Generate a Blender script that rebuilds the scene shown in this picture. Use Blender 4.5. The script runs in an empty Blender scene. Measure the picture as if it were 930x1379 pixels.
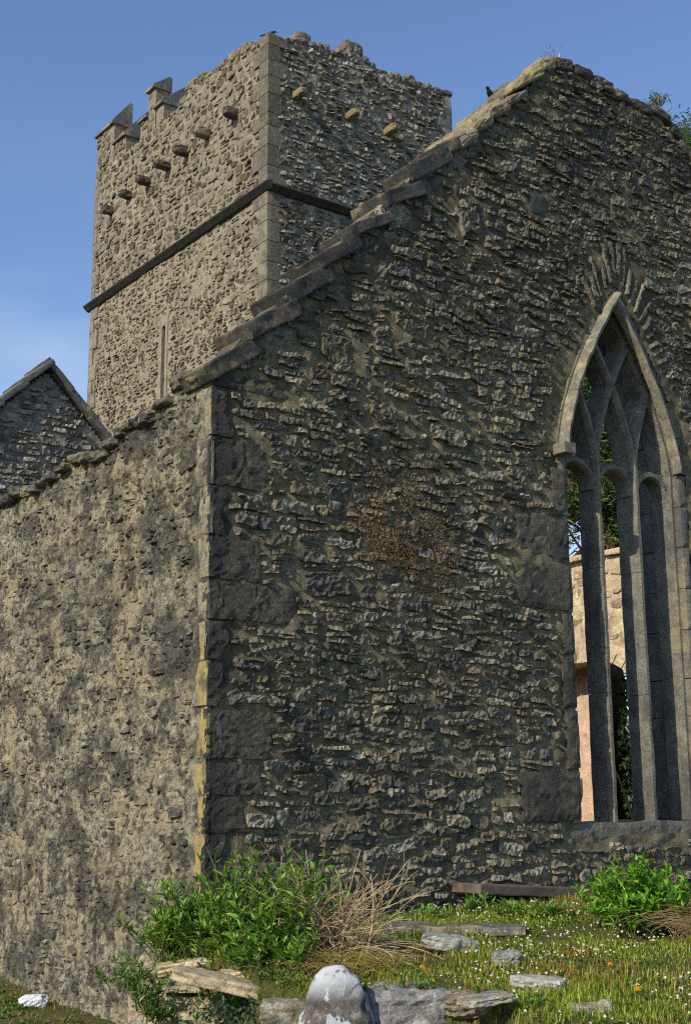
import bpy, math, random
import numpy as np
from mathutils import Matrix, Vector
random.seed(7)
RG = np.random.default_rng(11)
scene = bpy.context.scene
COL = scene.collection
# ------------------------------------------------------------ camera
cam = bpy.data.cameras.new('camera'); co = bpy.data.objects.new('camera', cam); COL.objects.link(co)
CAM = (-6.031, -10.222, 2.4)
R3 = Matrix(((0.80275076, -0.12100463, -0.58390846), (-0.59626532, -0.17548202, -0.7833733), (-0.00767364, 0.97701788, -0.21301919)))
co.matrix_world = Matrix.Translation(CAM) @ R3.to_4x4()
cam.sensor_width = 36; cam.sensor_fit = 'AUTO'; cam.lens = 36 * 1720 / 1379
cam.clip_start = 0.1; cam.clip_end = 2000
scene.camera = co
# ------------------------------------------------------------ light
SUN_EL, SUN_FRONT = 33, 12      # degrees above horizon; degrees in front of the gable's plane
S = Vector((-math.cos(math.radians(SUN_FRONT)) * math.cos(math.radians(SUN_EL)), -math.sin(math.radians(SUN_FRONT)) * math.cos(math.radians(SUN_EL)), math.sin(math.radians(SUN_EL))))
sl = bpy.data.lights.new('sun', 'SUN'); so = bpy.data.objects.new('sun', sl); COL.objects.link(so)
so.rotation_euler = S.to_track_quat('Z', 'Y').to_euler()
sl.energy = 4.4; sl.angle = math.radians(0.6); sl.color = (1.0, 0.90, 0.73)
w = bpy.data.worlds.new('World'); scene.world = w; w.use_nodes = True
nt = w.node_tree; bg = nt.nodes['Background']
sky = nt.nodes.new('ShaderNodeTexSky'); sky.sky_type = 'NISHITA'; sky.sun_disc = False
sky.sun_elevation = math.radians(SUN_EL); sky.sun_rotation = math.atan2(S.x, S.y)
sky.air_density = 1.0; sky.dust_density = 0.4; sky.ozone_density = 2.2
tc = nt.nodes.new('ShaderNodeTexCoord'); tint = nt.nodes.new('ShaderNodeMix'); tint.data_type = 'RGBA'; tint.blend_type = 'MULTIPLY'; tint.inputs[0].default_value = 1
tint.inputs[7].default_value = (.89, .94, 1.06, 1); nt.links.new(sky.outputs[0], tint.inputs[6])
mp = nt.nodes.new('ShaderNodeMapping'); mp.inputs['Scale'].default_value = (1.6, 1.6, 4.5); mp.inputs['Location'].default_value = (.3, .9, .2); nt.links.new(tc.outputs['Generated'], mp.inputs[0])
cn = nt.nodes.new('ShaderNodeTexNoise'); cn.inputs['Scale'].default_value = 1.3; cn.inputs['Detail'].default_value = 7; cn.inputs['Roughness'].default_value = .55; nt.links.new(mp.outputs[0], cn.inputs['Vector'])
cr_ = nt.nodes.new('ShaderNodeMapRange'); cr_.interpolation_type = 'SMOOTHSTEP'; cr_.inputs[1].default_value = .42; cr_.inputs[2].default_value = .72; cr_.inputs[4].default_value = .55; nt.links.new(cn.outputs[0], cr_.inputs[0])
sx_ = nt.nodes.new('ShaderNodeSeparateXYZ'); nt.links.new(tc.outputs['Generated'], sx_.inputs[0])
el_ = nt.nodes.new('ShaderNodeMapRange'); el_.interpolation_type = 'SMOOTHSTEP'; el_.inputs[1].default_value = .52; el_.inputs[2].default_value = .12; nt.links.new(sx_.outputs[2], el_.inputs[0])
ml_ = nt.nodes.new('ShaderNodeMath'); ml_.operation = 'MULTIPLY'; nt.links.new(cr_.outputs[0], ml_.inputs[0]); nt.links.new(el_.outputs[0], ml_.inputs[1])
cm = nt.nodes.new('ShaderNodeMix'); cm.data_type = 'RGBA'; nt.links.new(ml_.outputs[0], cm.inputs[0]); nt.links.new(tint.outputs[2], cm.inputs[6]); cm.inputs[7].default_value = (5.2, 5.7, 6.4, 1)   # thin pale cloud low in the sky
nt.links.new(cm.outputs[2], bg.inputs[0]); bg.inputs[1].default_value = 0.15
scene.view_settings.view_transform = 'Standard'; scene.view_settings.look = 'None'
scene.view_settings.exposure = 0.2; scene.view_settings.gamma = 1
scene.cycles.pixel_filter_type = 'BLACKMAN_HARRIS'; scene.cycles.filter_width = 1.2; scene.cycles.use_denoising = False

# ------------------------------------------------------------ numpy noise
def _h(ix, iy, iz):
    n = (ix.astype(np.uint32) * np.uint32(374761393) + iy.astype(np.uint32) * np.uint32(668265263) + iz.astype(np.uint32) * np.uint32(2147483647 - 1013)) & np.uint32(0xffffffff)
    n = (n ^ (n >> np.uint32(13))) * np.uint32(1274126177)
    n = n ^ (n >> np.uint32(16))
    return (n & np.uint32(0xffffff)).astype(np.float32) / 16777215.0
def vn(P):
    P = np.asarray(P, dtype=np.float64); i = np.floor(P).astype(np.int64); f = P - i; f = f * f * (3 - 2 * f)
    x, y, z = i[..., 0], i[..., 1], i[..., 2]; r = 0
    for dx in (0, 1):
        wx = f[..., 0] if dx else 1 - f[..., 0]
        for dy in (0, 1):
            wy = f[..., 1] if dy else 1 - f[..., 1]
            for dz in (0, 1):
                wz = f[..., 2] if dz else 1 - f[..., 2]
                r = r + wx * wy * wz * _h(x + dx, y + dy, z + dz)
    return r * 2 - 1
def fbm(P, o=3):
    r = 0; a = 1.0
    P = np.asarray(P, dtype=np.float64)
    for k in range(o): r = r + a * vn(P * (2.03 ** k) + 17.3 * k); a *= .5
    return r / (2 - 2 * .5 ** o) * 1.3
def p3(a, b, c=0): return np.stack([a, b, np.zeros_like(a) + c], -1)

# ------------------------------------------------------------ object helpers
def mesh_data(name, V, F, mat=None, tone=None, smooth=False):
    me = bpy.data.meshes.new(name)
    V = np.asarray(V, dtype=np.float32); F = np.asarray(F, dtype=np.int32) if not isinstance(F, list) else F
    if isinstance(F, np.ndarray):
        k = F.shape[1]; n = len(F)
        me.vertices.add(len(V)); me.vertices.foreach_set('co', V.ravel())
        me.loops.add(n * k); me.loops.foreach_set('vertex_index', F.ravel())
        me.polygons.add(n); me.polygons.foreach_set('loop_start', np.arange(0, n * k, k, dtype=np.int32))
        me.update(calc_edges=True)
    else:
        me.from_pydata([tuple(map(float, v)) for v in V], [], [tuple(map(int, f)) for f in F]); me.update()
    if mat: me.materials.append(mat)
    if tone is not None:
        t = np.asarray(tone, dtype=np.float32)
        if t.ndim == 1: t = np.tile(t, (len(V), 1))
        ca = me.color_attributes.new('tone', 'FLOAT_COLOR', 'POINT')
        ca.data.foreach_set('color', np.concatenate([t[:, :3], np.ones((len(V), 1), np.float32)], 1).ravel())
    me.polygons.foreach_set('use_smooth', np.full(len(me.polygons), bool(smooth))); me.update()
    return me
def obj(name, V, F, mat=None, parent=None, tone=None, smooth=False, kind=None, loc=None):
    V = np.asarray(V, dtype=np.float64)
    if loc is not None: V = V - np.asarray(loc)
    o = bpy.data.objects.new(name, mesh_data(name, V, F, mat, tone, smooth)); COL.objects.link(o)
    if loc is not None: o.location = loc
    if parent: 
        o.parent = parent; pl = world_loc(parent); o.location = Vector(o.location) - pl
    if kind: o['kind'] = kind
    return o
def world_loc(o):
    l = Vector(o.location)
    while o.parent: o = o.parent; l += Vector(o.location)
    return l
def tag(o, label=None, cat=None, group=None, kind=None):
    if label: o['label'] = label
    if cat: o['category'] = cat
    if group: o['group'] = group
    if kind: o['kind'] = kind
    return o
def thing(name, label, cat, loc=(0, 0, 0), group=None):
    o = bpy.data.objects.new(name, None); o.empty_display_size = .2; COL.objects.link(o); o.location = loc
    return tag(o, label, cat, group)
class MB:
    def __init__(s): s.V = []; s.F = []; s.T = []
    def add(s, V, F, tone=None):
        n = len(s.V); s.V.extend([tuple(v) for v in V]); s.F.extend([tuple(i + n for i in f) for f in F])
        if tone is not None: s.T.extend([tuple(tone)] * len(V))
    def build(s, name, mat, parent=None, **k):
        return obj(name, s.V, s.F, mat, parent, tone=(s.T if s.T else k.pop('tone', None)), **k)

# ------------------------------------------------------------ materials
def mat(name, base=(.2, .2, .2), layers=(), rough=.75, bumps=(), attr=False, spec=.35, grain=(16, .35), rvar=0, fine=.3):
    m = bpy.data.materials.new(name); m.use_nodes = True; t = m.node_tree; N = t.nodes; L = t.links
    b = N['Principled BSDF']; b.inputs['Specular IOR Level'].default_value = spec
    geo = N.new('ShaderNodeNewGeometry'); pos = geo.outputs['Position']
    def noise(scale, detail=4, off=0, rgh=.6):
        mp = N.new('ShaderNodeMapping'); mp.inputs['Scale'].default_value = scale if isinstance(scale, tuple) else (scale,) * 3
        mp.inputs['Location'].default_value = (off, off * .7, off * 1.3); L.new(pos, mp.inputs[0])
        n = N.new('ShaderNodeTexNoise'); n.inputs['Scale'].default_value = 1; n.inputs['Detail'].default_value = detail; n.inputs['Roughness'].default_value = rgh
        L.new(mp.outputs[0], n.inputs['Vector']); return n.outputs[0]
    def mrange(x, a, c, d=0., e=1.):
        r = N.new('ShaderNodeMapRange'); r.interpolation_type = 'SMOOTHSTEP'
        for k, v in zip((1, 2, 3, 4), (a, c, d, e)): r.inputs[k].default_value = v
        L.new(x, r.inputs[0]); return r.outputs[0]
    def mul(x, y):
        q = N.new('ShaderNodeMath'); q.operation = 'MULTIPLY'; L.new(x, q.inputs[0])
        if isinstance(y, (int, float)): q.inputs[1].default_value = y
        else: L.new(y, q.inputs[1])
        return q.outputs[0]
    if attr:
        at = N.new('ShaderNodeAttribute'); at.attribute_name = 'tone'; col = at.outputs['Color']
    else:
        rgb = N.new('ShaderNodeRGB'); rgb.outputs[0].default_value = (*base, 1); col = rgb.outputs[0]
    g = mul(mrange(noise(grain[0], 6, 3.1, .7), .3, .7, 1 - grain[1], 1 + grain[1]), mrange(noise(grain[0] * 3.4 + 12, 3, 6.1, .7), .3, .7, 1 - fine, 1 + fine))
    mx = N.new('ShaderNodeVectorMath'); mx.operation = 'SCALE'; L.new(col, mx.inputs[0]); L.new(g, mx.inputs[3]); col = mx.outputs[0]
    for k, ly in enumerate(layers):
        c, sc, lo, hi, fac = ly[:5]
        f = mul(mrange(noise(sc, 5, 5.7 + 3.3 * k + (ly[6] if len(ly) > 6 else 0), .62), lo, hi), fac)
        if len(ly) > 5 and ly[5]:
            for (ax, za, zb) in ly[5]:
                sp = N.new('ShaderNodeSeparateXYZ'); L.new(pos, sp.inputs[0]); f = mul(f, mrange(sp.outputs[ax], za, zb))
        mm = N.new('ShaderNodeMix'); mm.data_type = 'RGBA'; L.new(f, mm.inputs[0]); L.new(col, mm.inputs[6]); mm.inputs[7].default_value = (*c, 1); col = mm.outputs[2]
    L.new(col, b.inputs['Base Color'])
    if rvar: L.new(mrange(noise(9, 4, 8), .35, .65, rough - rvar, rough + rvar), b.inputs['Roughness'])
    else: b.inputs['Roughness'].default_value = rough
    prev = None
    for (sc, st, dist) in bumps:
        bp = N.new('ShaderNodeBump'); bp.inputs['Strength'].default_value = st; bp.inputs['Distance'].default_value = dist
        L.new(noise(sc, 6, 1.9, .68), bp.inputs['Height'])
        if prev: L.new(prev, bp.inputs['Normal'])
        prev = bp.outputs[0]
    if prev: L.new(prev, b.inputs['Normal'])
    return m
LICH = (.42, .42, .36); OCH = (.36, .27, .06); DK = (.035, .033, .03)
M = {}
M['gable'] = mat('gable rubble', attr=True, rough=.5, spec=.6, rvar=.12, grain=(14, .5),
    layers=[((.33, .32, .27), 11, .58, .72, .45), ((.24, .19, .075), 1.6, .56, .72, .4), ((.03, .03, .028), (2.5, 2.5, 1.2), .52, .68, .55), ((.02, .02, .019), .9, .35, .6, .45, [(2, 6.2, 8.5)], 2)],
    bumps=[(34, 1, .035), (110, .9, .012)])
M['gable_mortar'] = mat('gable mortar', (.25, .216, .12), rough=.8, grain=(9, .4),
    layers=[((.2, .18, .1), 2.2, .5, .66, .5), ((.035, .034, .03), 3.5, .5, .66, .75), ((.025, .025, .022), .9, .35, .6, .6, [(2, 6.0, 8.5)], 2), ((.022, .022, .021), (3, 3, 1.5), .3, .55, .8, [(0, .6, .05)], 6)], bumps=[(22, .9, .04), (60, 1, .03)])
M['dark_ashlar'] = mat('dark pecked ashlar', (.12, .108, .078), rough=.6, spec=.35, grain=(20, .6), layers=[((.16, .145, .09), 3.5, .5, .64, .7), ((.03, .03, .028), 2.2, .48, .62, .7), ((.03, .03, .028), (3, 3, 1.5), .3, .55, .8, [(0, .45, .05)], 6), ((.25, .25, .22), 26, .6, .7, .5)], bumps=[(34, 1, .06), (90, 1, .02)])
M['side'] = mat('side wall stone', attr=True, rough=.8, grain=(18, .5),
    layers=[((.085, .08, .055), 2.2, .34, .6, .7, [(2, 3.4, 5.0), (1, 4.5, 2.0)], 11), ((.38, .31, .16), 1.3, .5, .6, .6), ((.055, .056, .05), (1.5, 1.5, 1.9), .49, .6, .75), ((.05, .05, .046), 4.5, .52, .62, .65), ((.46, .42, .32), 16, .6, .68, .7), ((.03, .03, .03), (7, 7, 1.0), .5, .62, .6, [(2, 1.9, 1.5), (2, .5, .9)])],
    bumps=[(32, 1, .04), (90, .9, .015)])
M['side_mortar'] = mat('side wall mortar', (.34, .31, .215), rough=.9, grain=(13, .6),
    layers=[((.085, .08, .055), 2.2, .34, .6, .75, [(2, 3.4, 5.0), (1, 4.5, 2.0)], 11), ((.46, .395, .245), 1.3, .46, .58, .8), ((.06, .061, .053), (1.5, 1.5, 1.9), .49, .6, .8), ((.06, .058, .05), 4.5, .52, .62, .7), ((.50, .45, .34), 16, .58, .68, .65), ((.03, .03, .03), (7, 7, 1.0), .5, .62, .7, [(2, 1.9, 1.5), (2, .5, .9)]), ((.03, .03, .028), 9, .55, .63, .75)],
    bumps=[(20, 1, .06), (60, 1, .03)])
M['quoin'] = mat('quoin stone', (.2, .175, .12), rough=.75, grain=(14, .4), layers=[((.30, .23, .07), (7, 7, 1.8), .27, .44, .92, [(2, 3.95, 3.6), (1, .2, .12), (2, 1.2, 1.7)]), ((.05, .05, .047), 3, .5, .65, .7), ((.33, .25, .1), 3.3, .56, .68, .5)], bumps=[(45, .6, .014), (140, .5, .005)])
M['tower'] = mat('tower rubble', attr=True, rough=.8, grain=(10, .35), layers=[((.26, .224, .15), 3.2, .42, .6, .7, [(2, 14.3, 14.2), (0, 7.2, 7.1), (2, 10, 10.1)], 8), ((.3, .26, .17), 5, .58, .72, .5), ((.06, .055, .045), 1.4, .56, .7, .35), ((.42, .39, .3), .45, .6, .7, .35, None, 4)], bumps=[(24, .7, .03), (80, .5, .01)])
M['tower_mortar'] = mat('tower mortar', (.22, .192, .135), rough=.9, grain=(7, .3), layers=[((.28, .242, .165), 1.2, .4, .55, .8, [(2, 14.45, 14.38)], 8), ((.2, .17, .11), 3, .5, .65, .6), ((.36, .32, .23), .6, .55, .68, .6)], bumps=[(18, .8, .04)])
M['tower_mortar_grey'] = mat('tower mortar grey', (.24, .222, .175), rough=.9, grain=(7, .4), layers=[((.07, .07, .066), 3, .46, .62, .7)], bumps=[(18, .8, .04)])
M['slate'] = mat('coping slate', (.11, .105, .10), rough=.7, grain=(8, .3), layers=[((.35, .29, .13), 2.2, .5, .64, .6), ((.34, .34, .3), 9, .6, .7, .5)], bumps=[(30, .6, .02)])
M['coping'] = mat('rake coping', attr=True, rough=.75, grain=(8, .35), layers=[((.3, .26, .13), 2.6, .54, .66, .45), ((.26, .16, .06), 4, .58, .7, .5), ((.4, .4, .35), 12, .62, .7, .4)], bumps=[(30, .7, .02), (100, .4, .006)])
M['limestone'] = mat('carved limestone', (.165, .153, .118), rough=.7, spec=.4, grain=(7, .3), layers=[((.30, .26, .14), 3.0, .54, .66, .55), ((.05, .05, .055), (3, 3, .9), .5, .65, .6), ((.4, .39, .33), 22, .66, .73, .5)], bumps=[(28, .8, .03), (90, .8, .012)])
M['hood'] = mat('hood limestone', (.17, .155, .11), rough=.75, grain=(7, .3), layers=[((.42, .36, .2), 3.0, .52, .66, .6), ((.09, .085, .075), 4, .55, .66, .7), ((.4, .39, .33), 22, .66, .73, .5)], bumps=[(40, .5, .012)])
M['inner'] = mat('inner wall plaster', (.50, .40, .25), rough=.9, grain=(5, .3), layers=[((.22, .17, .11), (5, 5, 2), .55, .66, .8), ((.5, .34, .26), .8, .5, .6, .5, None, 3)], bumps=[(14, .8, .04)])
M['rock'] = mat('rock', attr=True, rough=.8, grain=(12, .4), layers=[((.45, .45, .42), 7, .55, .64, .6), ((.06, .055, .05), 3.2, .55, .66, .6), ((.1, .12, .03), 2.4, .6, .7, .4)], bumps=[(30, .8, .02), (110, .6, .006)])
M['white_rock'] = mat('whitened boulder', (.085, .075, .06), rough=.8, grain=(12, .4), layers=[((.42, .45, .47), (4, 4, 4), .36, .39, 1, [(2, .98, 1.16)], 2), ((.40, .43, .45), (5, 5, 2.6), .49, .51, .95, None, 0), ((.3, .3, .29), 16, .5, .65, .6), ((.1, .09, .08), 11, .6, .64, .8)], bumps=[(30, .5, .015), (110, .6, .006)])
M['white_stone'] = mat('pale stone', (.55, .57, .6), rough=.7, grain=(12, .15), layers=[((.38, .38, .38), 5, .55, .66, .5)], bumps=[(30, .4, .01)])
M['soil'] = mat('soil and turf', (.12, .13, .025), rough=.95, grain=(12, .4), layers=[((.22, .14, .035), 2.6, .5, .6, .8), ((.09, .065, .035), 7, .5, .62, .7), ((.3, .3, .2), 30, .6, .66, .5), ((.06, .11, .012), 1.7, .48, .6, .6, None, 9)], bumps=[(18, 1, .06), (55, 1, .04)])
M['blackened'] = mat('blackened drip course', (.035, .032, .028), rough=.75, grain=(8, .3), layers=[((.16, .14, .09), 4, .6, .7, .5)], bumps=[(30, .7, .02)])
M['bark'] = mat('reddish bark', (.17, .075, .04), rough=.85, grain=(8, .4), layers=[((.08, .05, .035), (8, 8, 1.5), .5, .6, .7)], bumps=[((20, 20, 4), .8, .03)])
M['bird'] = mat('black feathers', (.012, .012, .015), rough=.5)
def leafmat(name, rough=.45, trans=.25, spec=.5):
    m = bpy.data.materials.new(name); m.use_nodes = True; N = m.node_tree.nodes; L = m.node_tree.links; b = N['Principled BSDF']
    at = N.new('ShaderNodeAttribute'); at.attribute_name = 'tone'; L.new(at.outputs['Color'], b.inputs['Base Color'])
    b.inputs['Roughness'].default_value = rough; b.inputs['Specular IOR Level'].default_value = spec
    tr = N.new('ShaderNodeBsdfTranslucent'); L.new(at.outputs['Color'], tr.inputs['Color']); ms = N.new('ShaderNodeMixShader'); ms.inputs[0].default_value = trans
    L.new(b.outputs[0], ms.inputs[1]); L.new(tr.outputs[0], ms.inputs[2]); L.new(ms.outputs[0], N['Material Output'].inputs['Surface'])
    return m
M['leaf'] = leafmat('leaf'); M['straw'] = leafmat('dry stalk', .7, .1, .3)

# ------------------------------------------------------------ wall frames
class Wall:
    """a plane of masonry: kind 'S' faces -y at y=c, kind 'W' faces -x at x=c; a runs along it, b is height, n stands out of it"""
    def __init__(s, kind, c): s.k = kind; s.c = c
    def w(s, a, b, n):
        a, b, n = np.broadcast_arrays(np.asarray(a, float), np.asarray(b, float), np.asarray(n, float))
        return np.stack([a, s.c - n, b], -1) if s.k == 'S' else np.stack([s.c - n, a, b], -1)
    def flip(s, F): return F if s.k == 'S' else F[:, ::-1]
def bulge(a, b, c=0):
    k = .035 * fbm(p3(np.asarray(a, float) * .8, np.asarray(b, float) * .8, c), 2)
    return k * np.clip((np.asarray(a, float) - .1) / .9, 0, 1) if c == 0 else k
def pack(a0, a1, b0, b1, rh, ww, keep, big=(), slope=0., thin=.3, warp=.1, fill=.93, rot=2.5, warps=.7):
    out = [tuple(q) for q in big]
    y = b0
    while y < b1:
        h = random.uniform(*rh); x = a0 - random.uniform(0, ww[1])
        while x < a1:
            wd = random.uniform(*ww) * random.choice((.7, 1, 1, 1.25)); cx = x + wd / 2
            wy = warp * math.sin(cx * 1.1 * warps + y * .7) + warp * .7 * math.sin(cx * 2.7 * warps + y * 1.9 + 1) + slope * (cx - a0)
            cy = y + h / 2 + wy
            parts = [(cy, h)]
            if random.random() < thin: f = random.uniform(.35, .65); parts = [(cy - h / 2 + h * f / 2, h * f), (cy + h / 2 - h * (1 - f) / 2, h * (1 - f))]
            for (c2, h2) in parts:
                bw = wd * random.uniform(fill - .12, fill); bh = h2 * random.uniform(fill - .3, fill + .02)
                if all(abs(cx - q[0]) > (bw + q[2]) * .5 or abs(c2 - q[1]) > (bh + q[3]) * .5 for q in big) and keep(cx, c2, bw, bh):
                    out.append((cx + random.uniform(-.01, .01), c2 + random.uniform(-.012, .012), bw, bh, math.radians(random.gauss(0, rot))))
            x += wd
        y += h
    return [(q + (0.,))[:5] if len(q) == 4 else q for q in out]
def fill_gaps(lst, a0, a1, b0, b1, keep, n, ww=(.07, .24), hh=(.045, .1), over=.12, rot=10, res=.02):
    """small pinning stones thrown into the spaces the larger ones leave"""
    O = np.zeros((int((b1 - b0) / res) + 2, int((a1 - a0) / res) + 2), bool)
    def box(a, b, w_, h_): return (slice(max(0, int((b - h_ / 2 - b0) / res)), max(0, int((b + h_ / 2 - b0) / res) + 1)), slice(max(0, int((a - w_ / 2 - a0) / res)), max(0, int((a + w_ / 2 - a0) / res) + 1)))
    for q in lst: O[box(*q[:4])] = True
    out = list(lst)
    for k in range(n):
        t = 1 - .6 * k / n; w_, h_ = random.uniform(*ww) * t, random.uniform(*hh) * (t * .5 + .5); a, b = random.uniform(a0, a1), random.uniform(b0, b1); q = O[box(a, b, w_, h_)]
        if q.size and q.mean() < over and keep(a, b, w_, h_): O[box(a, b, w_, h_)] = True; out.append((a, b, w_, h_, math.radians(random.gauss(0, rot))))
    return out
def stones(wall, lst, parent, m, depth, cell, tones, rough, lam=(9, 34), name='stone', limit=300, hf=.008, tilt=.012, square=4, smear=0., seed=0):
    lst = sorted(lst, key=lambda q: -q[2] * q[3])
    A = []; Fs = []; info = []; off = 0
    for k, (ca, cb, w_, h_, ro) in enumerate(lst):
        nx = max(2, min(26, int(round(w_ / cell)))); ny = max(2, min(16, int(round(h_ / cell))))
        rim = min(.12, .3 * cell / h_ + .04)
        s = np.concatenate([[-1], np.linspace(-1 + min(.14, .022 / w_ * 2), 1 - min(.14, .022 / w_ * 2), nx), [1]]); t = np.concatenate([[-1], np.linspace(-1 + rim * 1.5, 1 - rim * 1.5, ny), [1]])
        Sg, Tg = np.meshgrid(s, t); X, Y = nx + 2, ny + 2
        k4 = random.uniform(.06, .22)
        sx = Sg * (1 - k4 * np.abs(Tg) ** 3); tx = Tg * (1 - k4 * 1.3 * np.abs(Sg) ** 4)
        sk = random.uniform(-.12, .12); tx = tx * (1 + sk * Sg)
        la = sx * w_ / 2; lb = tx * h_ / 2 + random.uniform(-.1, .1) * h_ * (sx ** 2)
        c_, s_ = math.cos(ro), math.sin(ro)
        a = ca + la * c_ - lb * s_; b = cb + la * s_ + lb * c_
        d = random.uniform(*depth)
        edge = (np.abs(Sg) > .999) | (np.abs(Tg) > .999)
        dome = 1 - .15 * np.maximum(np.abs(Sg), np.abs(Tg)) ** 3
        n = d * dome + (random.uniform(-tilt, tilt) * Sg + random.uniform(-tilt, tilt) * Tg)
        tc = np.array(random.choice(tones)) * random.uniform(.75, 1.3)
        A.append(np.stack([a.ravel(), b.ravel(), n.ravel(), edge.ravel() * 1., np.full(a.size, k * 3.7 + seed), np.full(a.size, min(w_, h_))], 1))
        i = np.arange(X * Y).reshape(Y, X)
        Fs.append(np.stack([i[:-1, :-1], i[:-1, 1:], i[1:, 1:], i[1:, :-1]], -1).reshape(-1, 4)); info.append((off, X * Y, tc)); off += X * Y
    A = np.concatenate(A)
    a, b, n, e, k, mn = A.T
    o1 = .2 * mn * vn(p3(a * 13, b * 13, k)) + .006 * (RG.random(len(a)) - .5); o2 = .24 * mn * vn(p3(a * 13 + 9, b * 13, k)) + .006 * (RG.random(len(a)) - .5)
    r = rough * fbm(p3(a * lam[0], b * lam[1], k), 3) + rough * .7 * (1 - 2 * np.abs(vn(p3(a * lam[0] * 2.3, b * lam[1] * 1.5, k)))) + hf * (RG.random(len(a)) * 2 - 1)
    n = np.where(e > .5, -.03, np.maximum(n + r, -.01 - smear)) + bulge(a, b, wall.c)
    P = wall.w(a + o1, b + o2, n)
    rest = []
    for j, ((o, cnt, tc), F) in enumerate(zip(info, Fs)):
        F = wall.flip(F)
        if j < limit:
            V = P[o:o + cnt]; obj(name, V, F, m, parent, tone=tc, loc=tuple(V.mean(0)))
        else: rest.append(j)
    if rest:
        F = np.concatenate([wall.flip(Fs[j]) + info[j][0] for j in rest]); o0 = info[rest[0]][0]
        T = np.concatenate([np.tile(info[j][2], (info[j][1], 1)) for j in rest])
        obj('small_stones', P[o0:], F - o0, m, parent, tone=T, kind='stuff')
def core_grid(wall, a0, a1, b0, b1, step, keep, m, parent, name, rough=.012, out=0., f=9, pits=0., kind=None, flat=False):
    na = int((a1 - a0) / step) + 1; nb = int((b1 - b0) / step) + 1
    a, b = np.meshgrid(np.linspace(a0, a1, na), np.linspace(b0, b1, nb))
    n = bulge(a, b, wall.c) + rough * fbm(p3(a * f, b * f, 3.3), 4) * 1.4 + out
    if pits: n = n + pits * np.minimum(0, 1 - 2.2 * np.abs(vn(p3(a * 11, b * 13, 7.7)))) + pits * .5 * (RG.random(a.shape) - .5)
    P = wall.w(a, b, n).reshape(-1, 3)
    ok = keep(a, b)
    i = np.arange(na * nb).reshape(nb, na)
    F = np.stack([i[:-1, :-1], i[:-1, 1:], i[1:, 1:], i[1:, :-1]], -1)
    k = ok[:-1, :-1] & ok[:-1, 1:] & ok[1:, 1:] & ok[1:, :-1]
    F = F[k]; used = np.unique(F); rm = np.full(len(P), -1); rm[used] = np.arange(len(used))
    o = obj(name, P[used], wall.flip(rm[F]), m, parent, smooth=not flat)
    if kind: o['kind'] = kind
    return o
def prism(wall, poly, d0, d1, V=None):
    """closed slab of polygon (a,b), from n=-d0 back to n=-d1"""
    n = len(poly); a = np.array([q[0] for q in poly]); b = np.array([q[1] for q in poly])
    P = np.concatenate([wall.w(a, b, -d0 + 0 * a), wall.w(a, b, -d1 + 0 * a)])
    F = [tuple(range(n)), tuple(range(2 * n - 1, n - 1, -1))] + [(i, i + n, (i + 1) % n + n, (i + 1) % n) for i in range(n)]
    if wall.k == 'W': F = [f[::-1] for f in F]
    return P, F
def rock(c, size, rot=0., n=10, amp=.12, sq=3., seed=0, f=3., tiltx=0., lam=0., flatb=False):
    """rugged superellipsoid rock; returns V, F"""
    u = np.linspace(-1, 1, n); V = []; F = []; idx = {}
    def vid(i, j, k):
        if (i, j, k) not in idx:
            idx[(i, j, k)] = len(V); V.append((u[i], u[j], u[k]))
        return idx[(i, j, k)]
    m = n - 1
    for i in range(m):
        for j in range(m):
            F += [(vid(i, j, m), vid(i + 1, j, m), vid(i + 1, j + 1, m), vid(i, j + 1, m)), (vid(i, j + 1, 0), vid(i + 1, j + 1, 0), vid(i + 1, j, 0), vid(i, j, 0)),
                  (vid(i, 0, j), vid(i + 1, 0, j), vid(i + 1, 0, j + 1), vid(i, 0, j + 1)), (vid(i, m, j + 1), vid(i + 1, m, j + 1), vid(i + 1, m, j), vid(i, m, j)),
                  (vid(0, i, j + 1), vid(0, i + 1, j + 1), vid(0, i + 1, j), vid(0, i, j)), (vid(m, i, j), vid(m, i + 1, j), vid(m, i + 1, j + 1), vid(m, i, j + 1))]
    V = np.array(V); r = (np.abs(V) ** sq).sum(1) ** (1 / sq); V = V / r[:, None]
    sz = np.array(size) / 2; Q = V * sz / max(sz)
    d = 1 + amp * fbm(Q * f + seed, 3)[:, None] + amp * .5 * (1 - 2 * np.abs(vn(Q * f * 2.1 + seed + 5)))[:, None]
    if lam: d[:, 0] += lam * vn(np.stack([Q[:, 0] * 2, Q[:, 1] * 2, Q[:, 2] * 16 + seed], 1))
    V = V * d * sz
    V[:, 2] += V[:, 0] * math.tan(tiltx)
    c_, s_ = math.cos(rot), math.sin(rot)
    x = V[:, 0] * c_ - V[:, 1] * s_; y = V[:, 0] * s_ + V[:, 1] * c_
    return np.stack([x + c[0], y + c[1], V[:, 2] + c[2]], 1), np.array(F)
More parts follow.
